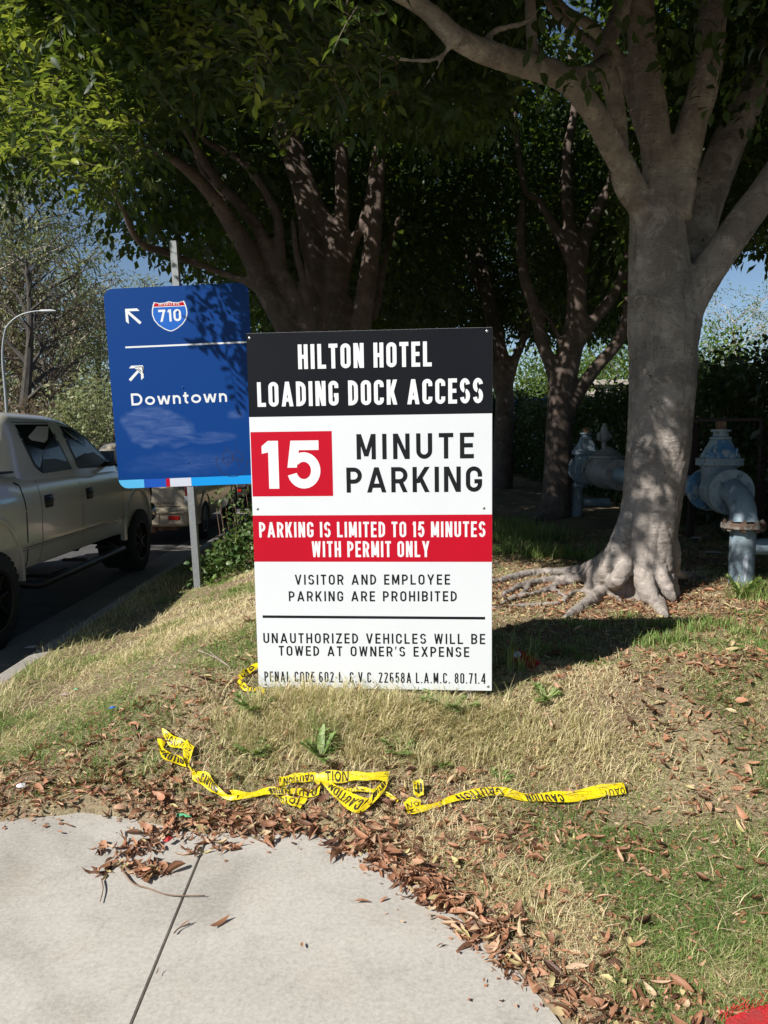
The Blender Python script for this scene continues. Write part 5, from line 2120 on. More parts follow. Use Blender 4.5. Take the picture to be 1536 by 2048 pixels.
mb.build('stems', M['bark_far'], hg, (5, 14, .2))

# ivy-like bushes round the foot of the blue sign post
iv = empty('ivy_bush', (-1.55, 9.2, .1), 'sprawling leafy green bush beside the foot of the blue sign post', 'bush')
n = 330
ix, iy = rng.uniform(-2.05, -1.0, n), rng.uniform(8.3, 10.6, n)
iz = gz(ix, iy) + rng.random(n) * (.22 + .5 * sstep(-1.95, -1.35, ix)) + .03
k = ix > kerb_x(iy) + .28 + .25 * sstep(9.5, 8.3, iy)
ip = np.stack([ix, iy, iz], 1)[k]
sprig = np.array([tuple(PD(px, py, 9.6)) for px, py in [(438, 985), (450, 1000), (462, 990), (470, 1012), (452, 1030), (440, 1015), (484, 1000), (492, 985), (478, 1030), (466, 1045), (430, 1000), (490, 1020)]])
leaf_obj('foliage', [clump_leaves(ip, 16, .15, .062, .024, 1, .8, 0), clump_leaves(sprig, 7, .05, .05, .02, 1, .8, 0)], M['leaf_ivy'], iv, (-1.55, 9.2, .1))
mb = MB()
for q in list(sprig) + [tuple(p) for p in ip[::9]]:
    g = G(q[0], q[1])
    mb.tube([(q[0] + .08, q[1], g - .02), (q[0] + .05, q[1] + .02, (g + q[2]) / 2), tuple(q)], [.006, .005, .003], 5)
mb.build('stems', M['twig'], iv, (-1.55, 9.2, .1))

rk = MB()
q = PG(482, 1022)
pts = []
for i in range(7):
    for j in range(12):
        th, ph = math.pi * i / 6, 2 * math.pi * j / 12
        v = Vector((math.sin(th) * math.cos(ph) * .24, math.sin(th) * math.sin(ph) * .18, math.cos(th) * .15))
        v *= 1 + .28 * mnoise.noise(v * 6)
        pts.append(v)
fs = [(i * 12 + j, i * 12 + (j + 1) % 12, (i + 1) * 12 + (j + 1) % 12, (i + 1) * 12 + j) for i in range(6) for j in range(12)]
rk.add([(p.x, p.y, p.z + .10) for p in pts], fs)
o = rk.build('rock', M['stone'])
q = Vector((-1.72, 10.9, G(-1.72, 10.9)))
o.location = (q.x, q.y, q.z + .18)
tag(o, 'pinkish rough stone in the bush beyond the blue sign post', 'rock')


def far_tree(name, label, x, y, h, rx, trunk_r, nb, mat, leafmat_, per=22, L=.26, W=.05, lo=.3, dens=1.0, lean=0.0, group='eucalyptus trees across the street', cat='tree', seed=1, crad=.75, z0=0.0, sub=5):
    random.seed(seed)
    root_ = empty(name, (x, y, z0), label, cat, group)
    mb = MB()
    top_ = h * .9
    sp = []
    n = 8
    for i in range(n + 1):
        t = i / n
        sp.append((lean * t * t * h + math.sin(t * 4 + seed) * .03 * h, math.sin(t * 3 + seed * 2) * .03 * h, -.4 + t * top_))
    mb.tube(sp, [trunk_r * (1 - .85 * i / n) + .01 for i in range(n + 1)], 8, .1)
    cs = []
    for b_ in range(nb):
        t = lo + (1 - lo) * (b_ + random.random()) / nb
        k = min(n - 1, int(t * n))
        f = t * n - k
        p = Vector(sp[k]).lerp(Vector(sp[k + 1]), f)
        a_ = random.uniform(0, 2 * math.pi)
        ln = rx * (1.1 - .5 * abs(t - .55) * 1.6) * random.uniform(.6, 1.15)
        d = Vector((math.cos(a_), math.sin(a_), random.uniform(.25, .9)))
        d.normalize()
        e1 = p + d * ln * .5 + Vector((0, 0, .1 * ln))
        e2 = p + d * ln + Vector((random.uniform(-.2, .2) * ln, random.uniform(-.2, .2) * ln, random.uniform(-.05, .15) * ln))
        r0 = trunk_r * (1 - .8 * t) * .5 + .015
        mb.tube([p, e1, e2], [r0, r0 * .6, r0 * .2], 5)
        for s_ in range(sub):
            u = random.uniform(.35, 1.0)
            q = p.lerp(e1, u * 2) if u < .5 else e1.lerp(e2, u * 2 - 1)
            w_ = q + Vector((random.gauss(0, .28), random.gauss(0, .28), random.gauss(.08, .22))) * ln
            mb.tube([q, w_], [r0 * .25, .008], 4)
            cs.append(tuple(w_))
    mb.build('trunk', mat, root_)
    if dens > 0 and leafmat_ is not None:
        cs = np.array(cs)
        leaf_obj('crown', [clump_leaves(cs, int(per * dens), crad, L, W, 0, .8, .5)], leafmat_, root_)
    return root_


def fx(px, D):
    return (px - 768) / 1538 * D * 1.0


EUC = [
    ('tall olive eucalyptus at the far left edge of the street', -60, 40, 19, 5.0, .38, 40, 1.0),
    ('broad dusty eucalyptus above the cab of the pickup truck', 62, 46, 18, 5.5, .40, 46, 1.0),
    ('olive eucalyptus between the street lamp and the blue sign', 158, 52, 15, 4.2, .34, 40, .8),
    ('eucalyptus crowding the left edge of the blue sign', 208, 58, 12.6, 3.6, .3, 34, 1.0),
    ('thin young eucalyptus showing in the sky gap above the blue sign', 288, 60, 15, 2.3, .15, 16, .45),
    ('distant eucalyptus peeping over the top left of the blue sign', 330, 75, 15.5, 3.6, .2, 18, .7),
]
for i, (lab, px, D, h, rx, tr, nb, dn) in enumerate(EUC):
    far_tree('eucalyptus_tree', lab, fx(px, D), D, h, rx, tr, nb, M['bark_pale'] if i in (0, 2) else M['bark_far'], M['leaf_euc'], per=52, L=.27, W=.05, lo=.10, dens=dn, seed=20 + i, crad=.85, lean=(-.02 if i % 2 else .015), z0=.6)
far_tree('dead_tree', 'bare black burnt tree trunk behind the pickup truck', fx(62, 36), 36, 11, 3.0, .34, 17, M['bark_burnt'], None, seed=5, lo=.3, dens=0, z0=.3, group=None, sub=5)
far_tree('dead_tree', 'thinner dark bare tree leaning right beside the burnt trunk', fx(84, 37), 37, 8, 1.6, .16, 10, M['bark_burnt'], None, seed=6, lo=.35, dens=0, z0=.3, group=None, lean=.02, sub=5)
far_tree('eucalyptus_tree', 'brown withered tree behind the burnt trunk', fx(118, 40), 40, 9.5, 3.0, .2, 26, M['bark_far'], M['leaf_brownish'], per=40, L=.22, W=.035, lo=.12, seed=9, crad=.8, z0=.4)
far_tree('eucalyptus_tree', 'brown withered tree at the left edge above the truck bed', fx(10, 41), 41, 10, 3.4, .2, 28, M['bark_pale'], M['leaf_brownish'], per=36, L=.24, W=.035, lo=.15, seed=10, crad=.85, z0=.4)


def bush(label, px, D, w, h, mat, seed, group='bushes across the street', n=60, L=.2, z0=.2, W=.05):
    x = fx(px, D)
    root_ = empty('bush', (x, D, z0), label, 'bush', group)
    r2 = np.random.default_rng(seed)
    d = unit(r2.normal(size=(n, 3))) * (r2.random((n, 1)) ** .4) * np.array([w / 2, w / 2, h / 2]) + np.array([0, 0, h / 2])
    leaf_obj('foliage', [clump_leaves(d, 30, .38 * h / 2, L, W, 0, .9, 0)], mat, root_)
    mb = MB()
    for q in d[::5]:
        mb.tube([(q[0] * .2, q[1] * .2, -.2), (q[0] * .6, q[1] * .6, q[2] * .5), tuple(q)], [.06, .04, .015], 5)
    mb.build('stems', M['bark_far'], root_)


bush('round grey green bush behind the truck windshield', 150, 31, 3.0, 3.6, M['leaf_euc'], 1)
bush('olive bush just left of the blue sign', 205, 34, 3.4, 4.6, M['leaf_euc'], 2)
bush('low brown bush behind the truck cab', 95, 33, 4.0, 2.9, M['leaf_brownish'], 3)
bush('brown scrub above the truck roof at the left edge', 20, 34, 5.0, 3.0, M['leaf_brownish'], 4)
bush('dark green bush behind the blue sign edge', 262, 38, 5, 4.5, M['leaf_euc'], 5)
bush('low olive bush further up the street', 330, 46, 7, 4.5, M['leaf_euc'], 6)
bush('green bush closing the street behind the parked cars', 440, 55, 9, 6, M['leaf_hedge'], 7, n=110)
bush('wide green bush at the far end of the verge', 560, 50, 10, 6, M['leaf_hedge'], 8, n=110)
bush('bright green sunlit shrub right of the big trunk above the hedge', 1414, 30, 4.2, 5.6, M['leaf_bright'], 11, 'sunlit shrubs beyond the hedge', 160, .22)
bush('bright green sunlit shrub left of the big trunk above the wall', 1232, 34, 5.2, 6.2, M['leaf_bright'], 12, 'sunlit shrubs beyond the hedge', 260, .22)
bush('sunlit green shrub behind the slimmer fig trunk', 1160, 37, 5.0, 6.0, M['leaf_bright'], 13, 'sunlit shrubs beyond the hedge', 240, .22)
bush('sunlit green shrub between the two slimmer fig trunks', 1058, 38, 5.0, 5.6, M['leaf_bright'], 14, 'sunlit shrubs beyond the hedge', 240, .22)
far_tree('young_tree', 'airy pale green tree in the blue sky at the right edge', fx(1462, 40), 40, 9.0, 2.9, .13, 30, M['bark_pale'], M['leaf_bright'], per=15, L=.13, W=.035, lo=.25, seed=31, crad=.5, group='thin trees beyond the hedge', sub=6)
far_tree('young_tree', 'airy pale green tree half out of frame at the right edge', fx(1560, 43), 43, 9.0, 3.0, .13, 28, M['bark_pale'], M['leaf_bright'], per=15, L=.13, W=.035, lo=.25, seed=32, crad=.5, group='thin trees beyond the hedge', sub=6)
far_tree('young_tree', 'small brownish tree tucked against the right side of the big trunk', fx(1418, 44), 44, 6.6, 1.7, .13, 20, M['bark_pale'], M['leaf_brownish'], per=24, L=.16, W=.04, lo=.35, seed=33, crad=.6, group='thin trees beyond the hedge')

# low building beyond the hedge
bd = empty('building', (11.6, 33, 0), 'small beige flat roofed building glimpsed left of the big trunk', 'building')
b = MB()
b.box((0, 2, 1.9), (5.6, 6, 3.8))
b.build('wall', M['wall_beige'], bd)
b = MB()
b.box((0, 2, 3.92), (5.9, 6.3, .22), bev=.02)
b.build('roof', M['wall_beige'], bd)
for x in (-1.9, .1, 1.9):
    b = MB()
    b.box((x, -1.02, 2.7), (.9, .05, 1.1), bev=.01)
    w_ = b.build('window_frame', M['letter_white'], bd)
    b = MB()
    b.box((x, -1.05, 2.7), (.74, .02, .94))
    b.build('pane', M['glass'], w_)
b = MB()
b.tube([(-1.0, .5, 3.9), (-1.0, .5, 4.7)], .05, 8)
b.build('vent_pipe', M['alu'], bd)

# blue screened fence
fn = empty('screen_fence', (6.2, 29.5, 0), 'blue fabric screened fence glimpsed over the hedge between trunks', 'fence')
for i in range(5):
    b = MB()
    b.tube([(-3.2 + i * 1.6, 0, -.3), (-3.2 + i * 1.6, 0, 3.25)], .03, 8)
    b.build('post', M['alu'], fn)
for i in range(4):
    b = MB()
    b.box((-2.4 + i * 1.6, -.03, 1.65), (1.56, .012, 3.0))
    b.build('panel', M['tarp'], fn)

# red-brown timber frame in front of the hedge
wf = empty('timber_frame', (3.75, 9.2, .2), 'dark red brown timber frame in the shade behind the blue valve', 'timber frame')
for x, y in ((-.02, .1), (.62, -.3)):
    b = MB()
    b.box((x, y, .78), (.075, .075, 1.66), bev=.004)
    b.build('post', M['redwood'], wf)
b = MB()
b.box((.3, -.1, 1.66), (1.0, .05, .035), rz=math.atan2(-.4, .64))
b.build('rail', M['redwood'], wf)

# street lamp across the road
DL = 30
lp = empty('street_lamp', (fx(20, DL), DL, 0), 'tall grey street lamp with a curved arm at the far left', 'street lamp')
b = MB()
zt = lambda py: CAM_H + (876 - py) / 1538 * DL
pts, rr_ = crom([(0, 0, -.2), (-.02, 0, 3.0), (-.08, 0, zt(720)), (.05, 0, zt(670)), (.27, 0, zt(651)), (.65, 0, zt(637)), (1.1, 0, zt(630)), (1.45, 0, zt(628))], [.07, .06, .045, .035, .03, .028, .025, .022], 5)
b.tube(pts, rr_, 10)
b.build('pole', M['alu'], lp, smooth=60)
b = MB()
b.rings([[(1.45 + x * .8, y, zt(628) + z) for y, z in ((-.09 * k, 0), (-.06 * k, .035 * k), (.06 * k, .035 * k), (.09 * k, 0), (.07 * k, -.03 * k), (-.07 * k, -.03 * k))] for x, k in ((-.05, .5), (.1, 1), (.55, 1.1), (.75, .4))])
b.build('lamp_head', M['letter_white'], lp, smooth=50)

for (pa, pb, lab) in (((1380, 706, 38), (1640, 626, 38), 'upper thin overhead cable crossing the sky at the right edge'), ((1380, 712, 38.5), (1640, 640, 38.5), 'lower thin overhead cable crossing the sky at the right edge')):
    A_, B_ = PD(*pa), PD(*pb)
    A_ = A_ + (A_ - B_) * 2
    B_ = B_ + (B_ - A_) * .6
    b = MB()
    b.tube([A_.lerp(B_, k / 16) - Vector((0, 0, 1.0 * (1 - (2 * k / 16 - 1) ** 2))) for k in range(17)], .022, 5)
    o = b.build('overhead_cable', M['black'])
    tag(o, lab, 'cable', 'overhead cables')

# ================================================================== CAUTION TAPE
def ribbon(mbp, A, B, hA=.012, hB=.008, per=7, seed=0, wr=.004, txt=None, mbt=None, scale=.3385, off=(300, 1460), lift=None):
    """strip between two pixel polylines lying on the ground; returns sampler"""
    rr = random.Random(seed)
    a_ = [PG(off[0] + x * scale, off[1] + y * scale) for x, y in A]
    b_ = [PG(off[0] + x * scale, off[1] + y * scale) for x, y in B]
    m = max(len(a_), len(b_))

    def res(p, k):
        pts, _ = crom([tuple(q) for q in p], [0] * len(p), 10)
        pts = [Vector(q) for q in pts]
        ds = [0]
        for i in range(1, len(pts)):
            ds.append(ds[-1] + (pts[i] - pts[i - 1]).length)
        out = []
        for i in range(k):
            t = ds[-1] * i / (k - 1)
            j = 0
            while j < len(ds) - 2 and ds[j + 1] < t:
                j += 1
            f = (t - ds[j]) / max(ds[j + 1] - ds[j], 1e-9)
            out.append(pts[j].lerp(pts[j + 1], min(f, 1)))
        return out
    K = m * per
    a_, b_ = res(a_, K), res(b_, K)
    NV = 5
    grid = []
    for i in range(K):
        row = []
        lf = (math.sin(i * .3 + seed) * .5 + .5) * .007 + rr.random() * .0008
        for j in range(NV):
            t = j / (NV - 1)
            q = a_[i].lerp(b_[i], t)
            g = G(q.x, q.y)
            h = hA * (1 - t) + hB * t + lf + wr * math.sin(j * 1.7 + i * .45 + seed) + (lift(i / (K - 1), t) if lift else 0)
            row.append(Vector((q.x, q.y, g + .014 + max(h, .0))))
        grid.append(row)
    vs = [q for r_ in grid for q in r_]
    fs = [(i * NV + j, (i + 1) * NV + j, (i + 1) * NV + j + 1, i * NV + j + 1) for i in range(K - 1) for j in range(NV - 1)]
    mbp.add(vs, fs)

    def S(u, v):
        u = min(max(u, 0), .9999) * (K - 1)
        v = min(max(v, 0), .9999) * (NV - 1)
        i, j = int(u), int(v)
        fu, fv = u - i, v - j
        p = (grid[i][j] * (1 - fu) + grid[i + 1][j] * fu) * (1 - fv) + (grid[i][j + 1] * (1 - fu) + grid[i + 1][j + 1] * fu) * fv
        n_ = (grid[i + 1][j] - grid[i][j]).cross(grid[i][j + 1] - grid[i][j]).normalized()
        if n_.z < 0:
            n_ = -n_
        return p + n_ * .0016
    if txt:
        for (s, u0, u1, v0, v1, flip) in txt:
            W_ = max(abs(u1 - u0) * sum((a_[i + 1] - a_[i]).length for i in range(K - 1)), .01)
            wd = (a_[K // 2] - b_[K // 2]).length
            H_ = abs(v1 - v0) * wd
            for p in text_polys(s, W_, max(H_, .01), max(H_, .01) * .17, .12, .4):
                def at_(x, y):
                    u, v = x / W_, y / max(H_, .01)
                    if flip:
                        u, v = 1 - u, 1 - v
                    return S(u0 + (u1 - u0) * u, v1 + (v0 - v1) * v)
                if len(p) == 4:
                    nn_ = 5
                    gr = []
                    for a1 in range(nn_ + 1):
                        for b1 in range(nn_ + 1):
                            s1, t1_ = a1 / nn_, b1 / nn_
                            gr.append(at_((p[0][0] * (1 - s1) + p[1][0] * s1) * (1 - t1_) + (p[3][0] * (1 - s1) + p[2][0] * s1) * t1_, (p[0][1] * (1 - s1) + p[1][1] * s1) * (1 - t1_) + (p[3][1] * (1 - s1) + p[2][1] * s1) * t1_))
                    mbt.add(gr, [(a1 * (nn_ + 1) + b1, (a1 + 1) * (nn_ + 1) + b1, (a1 + 1) * (nn_ + 1) + b1 + 1, a1 * (nn_ + 1) + b1 + 1) for a1 in range(nn_) for b1 in range(nn_)])
                    continue
                q = [at_(x, y) for x, y in p]
                # subdivide long pieces along the strip is not needed at this size
                c_ = sum(q, Vector()) / len(q)
                mbt.add([c_] + q, [(0, 1 + i, 1 + (i + 1) % len(q)) for i in range(len(q))])
    return S


def tape(label, strips):
    mbp, mbt = MB(), MB()
    for i, s in enumerate(strips):
        ribbon(mbp, seed=i * 3 + 1, mbt=mbt, **s)
    o = mbp.build('caution_tape', M['yellow'], smooth=180)
    tag(o, label, 'caution tape')
    if mbt.v:
        mbt.build('lettering', M['tape_black'], o)
    return o


CA = 'CAUTION'
tape('crumpled yellow caution tape looping across the leaves in front of the sign', [
    dict(A=[(70, 52), (130, 78), (200, 118), (262, 162)], B=[(85, 95), (120, 138), (185, 155), (222, 190)], hA=.03, hB=.02, txt=[('CAUTION', .1, 1.0, .15, .85, False)]),
    dict(A=[(92, 110), (82, 160), (130, 182), (195, 205)], B=[(44, 100), (68, 212), (130, 250), (215, 272)], hA=.02, hB=.03, txt=[('CAUTIO', .34, .98, .15, .85, False)]),
    dict(A=[(218, 128), (196, 190), (215, 262), (246, 318)], B=[(265, 163), (243, 215), (232, 262), (262, 300)], hA=.04, hB=.03, txt=[('CAUTION', .0, .9, .2, .8, True)]),
    dict(A=[(245, 272), (340, 302), (390, 368), (460, 425), (515, 432)], B=[(250, 318), (318, 372), (380, 408), (450, 440), (515, 458)], hA=.02, hB=.01, txt=[('CAUTION', .2, .62, .15, .85, False)]),
    dict(A=[(470, 402), (560, 408), (620, 398), (720, 378), (830, 392), (1010, 362)], B=[(512, 456), (560, 448), (620, 425), (720, 415), (830, 420), (995, 424)], hA=.015, hB=.01, txt=[('CAUTION', .42, .66, .1, .95, True), ('CAUT', .70, .97, .1, .95, True)]),
    dict(A=[(762, 332), (850, 320), (960, 308), (1012, 330)], B=[(765, 372), (850, 362), (960, 352), (1000, 382)], hA=.03, hB=.02, txt=[('CAUTION', .1, .8, .3, .95, True)]),
    dict(A=[(762, 340), (768, 370), (778, 400), (790, 420)], B=[(790, 340), (800, 370), (812, 398), (830, 425)], hA=.03, hB=.015),
    dict(A=[(738, 418), (800, 434), (862, 440), (930, 444)], B=[(770, 452), (800, 470), (850, 486), (888, 497)], hA=.015, hB=.01, txt=[('ION', .1, .8, .1, .9, True)]),
    dict(A=[(1002, 322), (1100, 372), (1200, 424), (1292, 455)], B=[(985, 335), (1080, 432), (1150, 502), (1215, 546)], hA=.02, hB=.02, txt=[('CAUTION', .28, .98, .18, .85, True)]),
    dict(A=[(1288, 455), (1335, 392), (1385, 340), (1398, 326)], B=[(1215, 546), (1320, 482), (1388, 400), (1416, 320)], hA=.02, hB=.02, txt=[('CAUTION', .3, .95, .15, .7, True)]),
    dict(A=[(1000, 318), (1100, 308), (1200, 309), (1300, 316), (1416, 314)], B=[(1010, 352), (1100, 362), (1200, 346), (1300, 344), (1398, 356)], hA=.035, hB=.02, txt=[('TION', .08, .42, .05, .95, False)]),
    dict(A=[(1100, 368), (1200, 372), (1300, 380), (1400, 400), (1470, 438)], B=[(1100, 392), (1200, 394), (1300, 397), (1390, 412), (1464, 452)], hA=.01, hB=.005, txt=[('NOIT', .1, .4, .1, .9, True)]),
])
B2 = dict(off=(780, 1540))
tape('straight yellow caution tape trailing right across the lawn', [
    dict(A=[(100, 288), (180, 255), (260, 230), (390, 185), (520, 148), (600, 145), (750, 158), (870, 182), (1000, 170), (1200, 135), (1375, 112)],
         B=[(145, 302), (200, 286), (270, 252), (390, 218), (520, 198), (600, 186), (750, 202), (870, 216), (990, 230), (1200, 203), (1396, 172)], hA=.014, hB=.008, per=6,
         txt=[('CAUTION', .235, .445, .12, .98, True), ('CAUTION', .545, .71, .2, 1.0, True), ('CAUT', .90, .995, .55, 1.0, True)], **B2)])
tape('small torn scrap of yellow caution tape between the two long tapes', [
    dict(A=[(135, 148), (160, 128), (195, 135)], B=[(140, 190), (170, 190), (200, 182)], hA=.04, hB=.01, txt=[('CAU', .1, .9, .2, .8, False)], **B2),
    dict(A=[(78, 244), (120, 228), (182, 236)], B=[(105, 290), (140, 272), (180, 262)], hA=.03, hB=.01, txt=[('ON', .1, .9, .3, .8, True)], **B2)])
tape('short loop of yellow caution tape poking out behind the sign at its lower left', [
    dict(A=[(518, 1342), (500, 1345), (486, 1354), (476, 1366)], B=[(516, 1350), (503, 1353), (493, 1361), (484, 1371)], hA=.02, hB=.01, scale=1.0, off=(0, 0), wr=.006, txt=[('CAU', .1, .9, .1, .9, False)]),
    dict(A=[(484, 1368), (488, 1377), (500, 1384), (530, 1386)], B=[(475, 1370), (480, 1385), (497, 1393), (530, 1396)], hA=.01, hB=.01, scale=1.0, off=(0, 0), wr=.006, txt=[('CAUTION', .2, .9, .15, .85, False)])])

# ================================================================== FALLEN LEAVES, GRASS, SMALL THINGS
TREE_B = (2.2, 6.3)


def litter_density(x, y):
    sd = path_sd(x, y)
    d = 1.15 * sstep(.30, .03, sd) * (sd > -.02)
    d = d + .45 * (vnoise(x, y, 3.2, 21) > .53) * sstep(.9, .2, sd) * (sd > 0)
    d = d + .85 * sstep(1.1, .3, np.hypot((x + .1) / 1.7, (y - 3.05) / .45)) * (sd > -.01)          # round the tape
    d = d + .6 * sstep(1.0, .4, np.hypot((x + 1.35) / .8, (y - 3.5) / .4)) * (sd > 0)
    d = d + .62 * sstep(.40, .60, vnoise(x, y, 2.4, 22)) * (x > .2) * (y < 4.3) * (sd > 0)
    d = d + .45 * sstep(.45, .65, vnoise(x, y, 2.9, 25)) * (x < -.4) * (y < 4.1) * (sd > 0)
    d = d + .16 * (x > -1.2) * (sd > 0)
    d = d + 1.3 * sstep(1.15, .5, np.hypot((x - 2.55) / 1.35, (y - 5.75) / .85))
    d = d + .8 * sstep(1.1, .6, np.hypot((x - 1.5) / 1.1, (y - 6.2) / .8))
    d = d + .9 * (y > 6.6) * (x > .3)
    d = d + .30 * (x > .6) * (y > 4.0) * (y < 6.6)
    d = d * (x > kerb_x(y) + .1)
    return d * np.where((y < 2.75) & (x > .3), .62, 1)


def spill(n):
    """leaf piles that spill onto the concrete"""
    out = []
    for px, py, s, k in [(520, 1668, 26, 26), (330, 1668, 30, 60), (300, 1695, 22, 40), (260, 1705, 16, 18), (400, 1650, 30, 60), (210, 1700, 9, 10), (205, 1748, 8, 12), (240, 1735, 30, 18), (290, 1742, 22, 34), (320, 1745, 14, 20), (440, 1690, 20, 26), (385, 1708, 9, 12),
                         (700, 1700, 26, 50), (760, 1722, 28, 70), (820, 1760, 20, 60), (860, 1790, 20, 60), (900, 1815, 22, 60), (950, 1858, 22, 60), (985, 1880, 24, 50), (1010, 1930, 16, 30), (560, 1665, 30, 40), (470, 1655, 30, 60)]:
        for _ in range(int(k * n)):
            q = PZ(px + random.gauss(0, s), py + random.gauss(0, s * .35), 0)
            out.append((q.x, q.y))
    return out


random.seed(77)
N = 150000
x = rng.uniform(-2.7, 6.5, N)
y = 1.4 + 8.8 * rng.random(N) ** 1.5
den = litter_density(x, y)
k = rng.random(N) < den * .36 * np.minimum(1.0, 5.0 / y)
LX, LY = x[k], y[k]
sx_, sy_ = zip(*spill(1.0))
LX, LY = np.concatenate([LX, sx_]), np.concatenate([LY, sy_])
LZ = np.maximum(gz(LX, LY), 0.0)
sd = path_sd(LX, LY)
LZ = np.where(sd < 0, 0.0, LZ)
n = len(LX)
LZ = LZ + .004 + .015 * rng.random(n) * np.where(sd > -.02, 1, .35)
LS = (.018 + .052 * rng.random(n) ** .9) * np.where(LY > 4.6, .85, 1.0)
yaw = rng.uniform(0, 2 * math.pi, n)
LA = np.stack([np.cos(yaw), np.sin(yaw), rng.normal(0, .22, n)], 1)
LNv = np.stack([rng.normal(0, .38, n), rng.normal(0, .38, n), np.ones(n)], 1)
LRn = np.clip(rng.normal(.45, .32, n), 0, 1)
bigl = rng.random(n) < .09
LS = np.where(bigl, rng.uniform(.07, .098, n), LS)
order = np.argsort(LY - LS * 12)
near_i = order[:290]
rest_i = order[290:]


def litter_leaves(P, A, N_, L, rnd):
    """curled dead leaves: 2x4 cells bent along and across"""
    A = unit(A)
    S = unit(np.cross(A, N_))
    N_ = np.cross(S, A)
    n = len(P)
    cu = rng.uniform(-1.6, 2.2, n)
    cr = rng.uniform(.2, 2.1, n) * np.where(rng.random(n) < .8, 1, -1)
    wd = rng.uniform(.08, .26, n) * (1 + .35 * (rng.random(n) < .15))
    ts = [0, .25, .55, .8, 1]
    ws = [.10, .85, 1.0, .6, .0]
    rows = []
    for t, w in zip(ts, ws):
        c0 = P + A * (L * t)[:, None] + N_ * (L * cu * (t - .5) ** 2 * .8)[:, None]
        for s in (-1, 0, 1):
            rows.append(c0 + S * (s * w * wd * L * (1 - .25 * abs(cr)))[:, None] + N_ * (abs(s) * w * wd * L * cr * .6)[:, None])
    V = np.stack(rows, 1)
    T = []
    for i in range(4):
        for j in range(2):
            a = i * 3 + j
            T += [[a, a + 1, a + 4], [a, a + 4, a + 3]]
    T = np.array(T)
    TT = (T[None] + (np.arange(n) * 15)[:, None, None]).reshape(-1, 3)
    return V.reshape(-1, 3), TT, np.repeat(rnd, 15)


V, T, rn = litter_leaves(np.stack([LX, LY, LZ], 1)[rest_i], LA[rest_i], LNv[rest_i], LS[rest_i], LRn[rest_i])
o = link('leaf_litter', tri_mesh('leaf_litter', V, T, M['litter'], rn, smooth=True))
tag(o, 'dry brown leaf litter strewn over the lawn, round the roots and along the path edge', 'leaf litter', kind='stuff')
lit_meshes = []
for i in range(12):
    V, T, rn = litter_leaves(np.zeros((1, 3)), np.array([[0, 1.0, 0]]), np.array([[0, 0, 1.0]]), np.array([1.0]), np.array([i / 11.0 * .9 + .03]))
    lit_meshes.append(tri_mesh('fallen_leaf', V - np.array([[0, .5, 0]]), T, M['litter'], rn, smooth=True))


def put_leaf(x, y, z, s, yw, label, group, mi=None, tilt=.3):
    o = link('fallen_leaf', lit_meshes[random.randrange(12) if mi is None else mi])
    o.location = (x, y, z)
    o.rotation_euler = (random.gauss(0, tilt), random.gauss(0, tilt), yw)
    o.scale = (s, s, s)
    return tag(o, label, 'fallen leaf', group)


for i in near_i:
    on = sd[i] < -.02
    put_leaf(LX[i], LY[i], LZ[i] + .006, LS[i] * 1.05, yaw[i], 'curled brown leaf spilled onto the concrete path near its edge' if on else 'curled brown leaf lying in the near lawn and litter beside the path', 'loose leaves on the path' if on else 'fallen leaves in the near litter')
for px, py, s, mi, lab in [
    (438, 1848, .085, 4, 'curled brown leaf alone on the path right of the dark joint'), (133, 1652, .07, 3, 'reddish leaf on the path near the upper left edge'), (120, 1667, .035, 6, 'tiny leaf scrap below the reddish leaf on the upper left path'),
    (725, 1805, .06, 7, 'flat tan leaf in the middle of the right slab'), (765, 1800, .04, 5, 'small tan leaf just right of the flat leaf on the right slab'), (885, 1842, .07, 6, 'orange brown leaf near the curved path edge'),
    (900, 1855, .06, 9, 'pale leaf overlapping the orange leaf near the curved path edge'), (930, 1858, .045, 2, 'dark curled leaf closest to the curved path edge'), (880, 1893, .03, 2, 'small dark seed husk like leaf low on the right slab'), (604, 1893, .03, 6, 'small leaf curl in the middle of the path bottom'),
    (315, 1948, .03, 0, 'dark leaf scrap touching the path joint near the bottom'), (370, 1850, .04, 3, 'thin leaf strip just right of the path joint')]:
    q = PZ(px, py, .006)
    put_leaf(q.x, q.y, .012, s, random.uniform(0, 6), lab, None, mi, .2)

# twigs
def twig(pix, r_, label, mat=M['twig']):
    b = MB()
    pts = []
    for px, py in pix:
        q = PZ(px, py, .01)
        if path_sd(q.x, q.y) > 0:
            q = PG(px, py, .02)
        pts.append(tuple(q))
    p_, _ = crom(pts, [0] * len(pts), 4)
    b.tube(p_, [r_ * (1 - .5 * i / len(p_)) for i in range(len(p_))], 6, .2)
    tag(b.build('twig', mat, smooth=180), label, 'twig', None)


twig([(245, 1740), (265, 1766), (295, 1776), (340, 1790), (410, 1791)], .0035, 'long thin curved twig crossing the path joint')
twig([(203, 1758), (206, 1778), (200, 1804)], .003, 'short dark twig at the far left of the path')
twig([(942, 1898), (958, 1875), (975, 1855)], .0035, 'straight dark twig by the curved path edge')
twig([(992, 1908), (1012, 1895), (1022, 1880)], .003, 'bent dark twig lying lower on the curved path edge')
twig([(348, 1866), (358, 1856), (380, 1846)], .003, 'broken twig pair right of the path joint')
twig([(285, 1700), (300, 1675), (298, 1655)], .003, 'twig sticking out of the leaf spill on the left path')
twig([(395, 1300), (430, 1315), (462, 1335), (400, 1290)], .004, 'pale dry root like twig on the left lawn', M['leaf_brownish'] if False else M['stone'])

# ---- grass
random.seed(5)


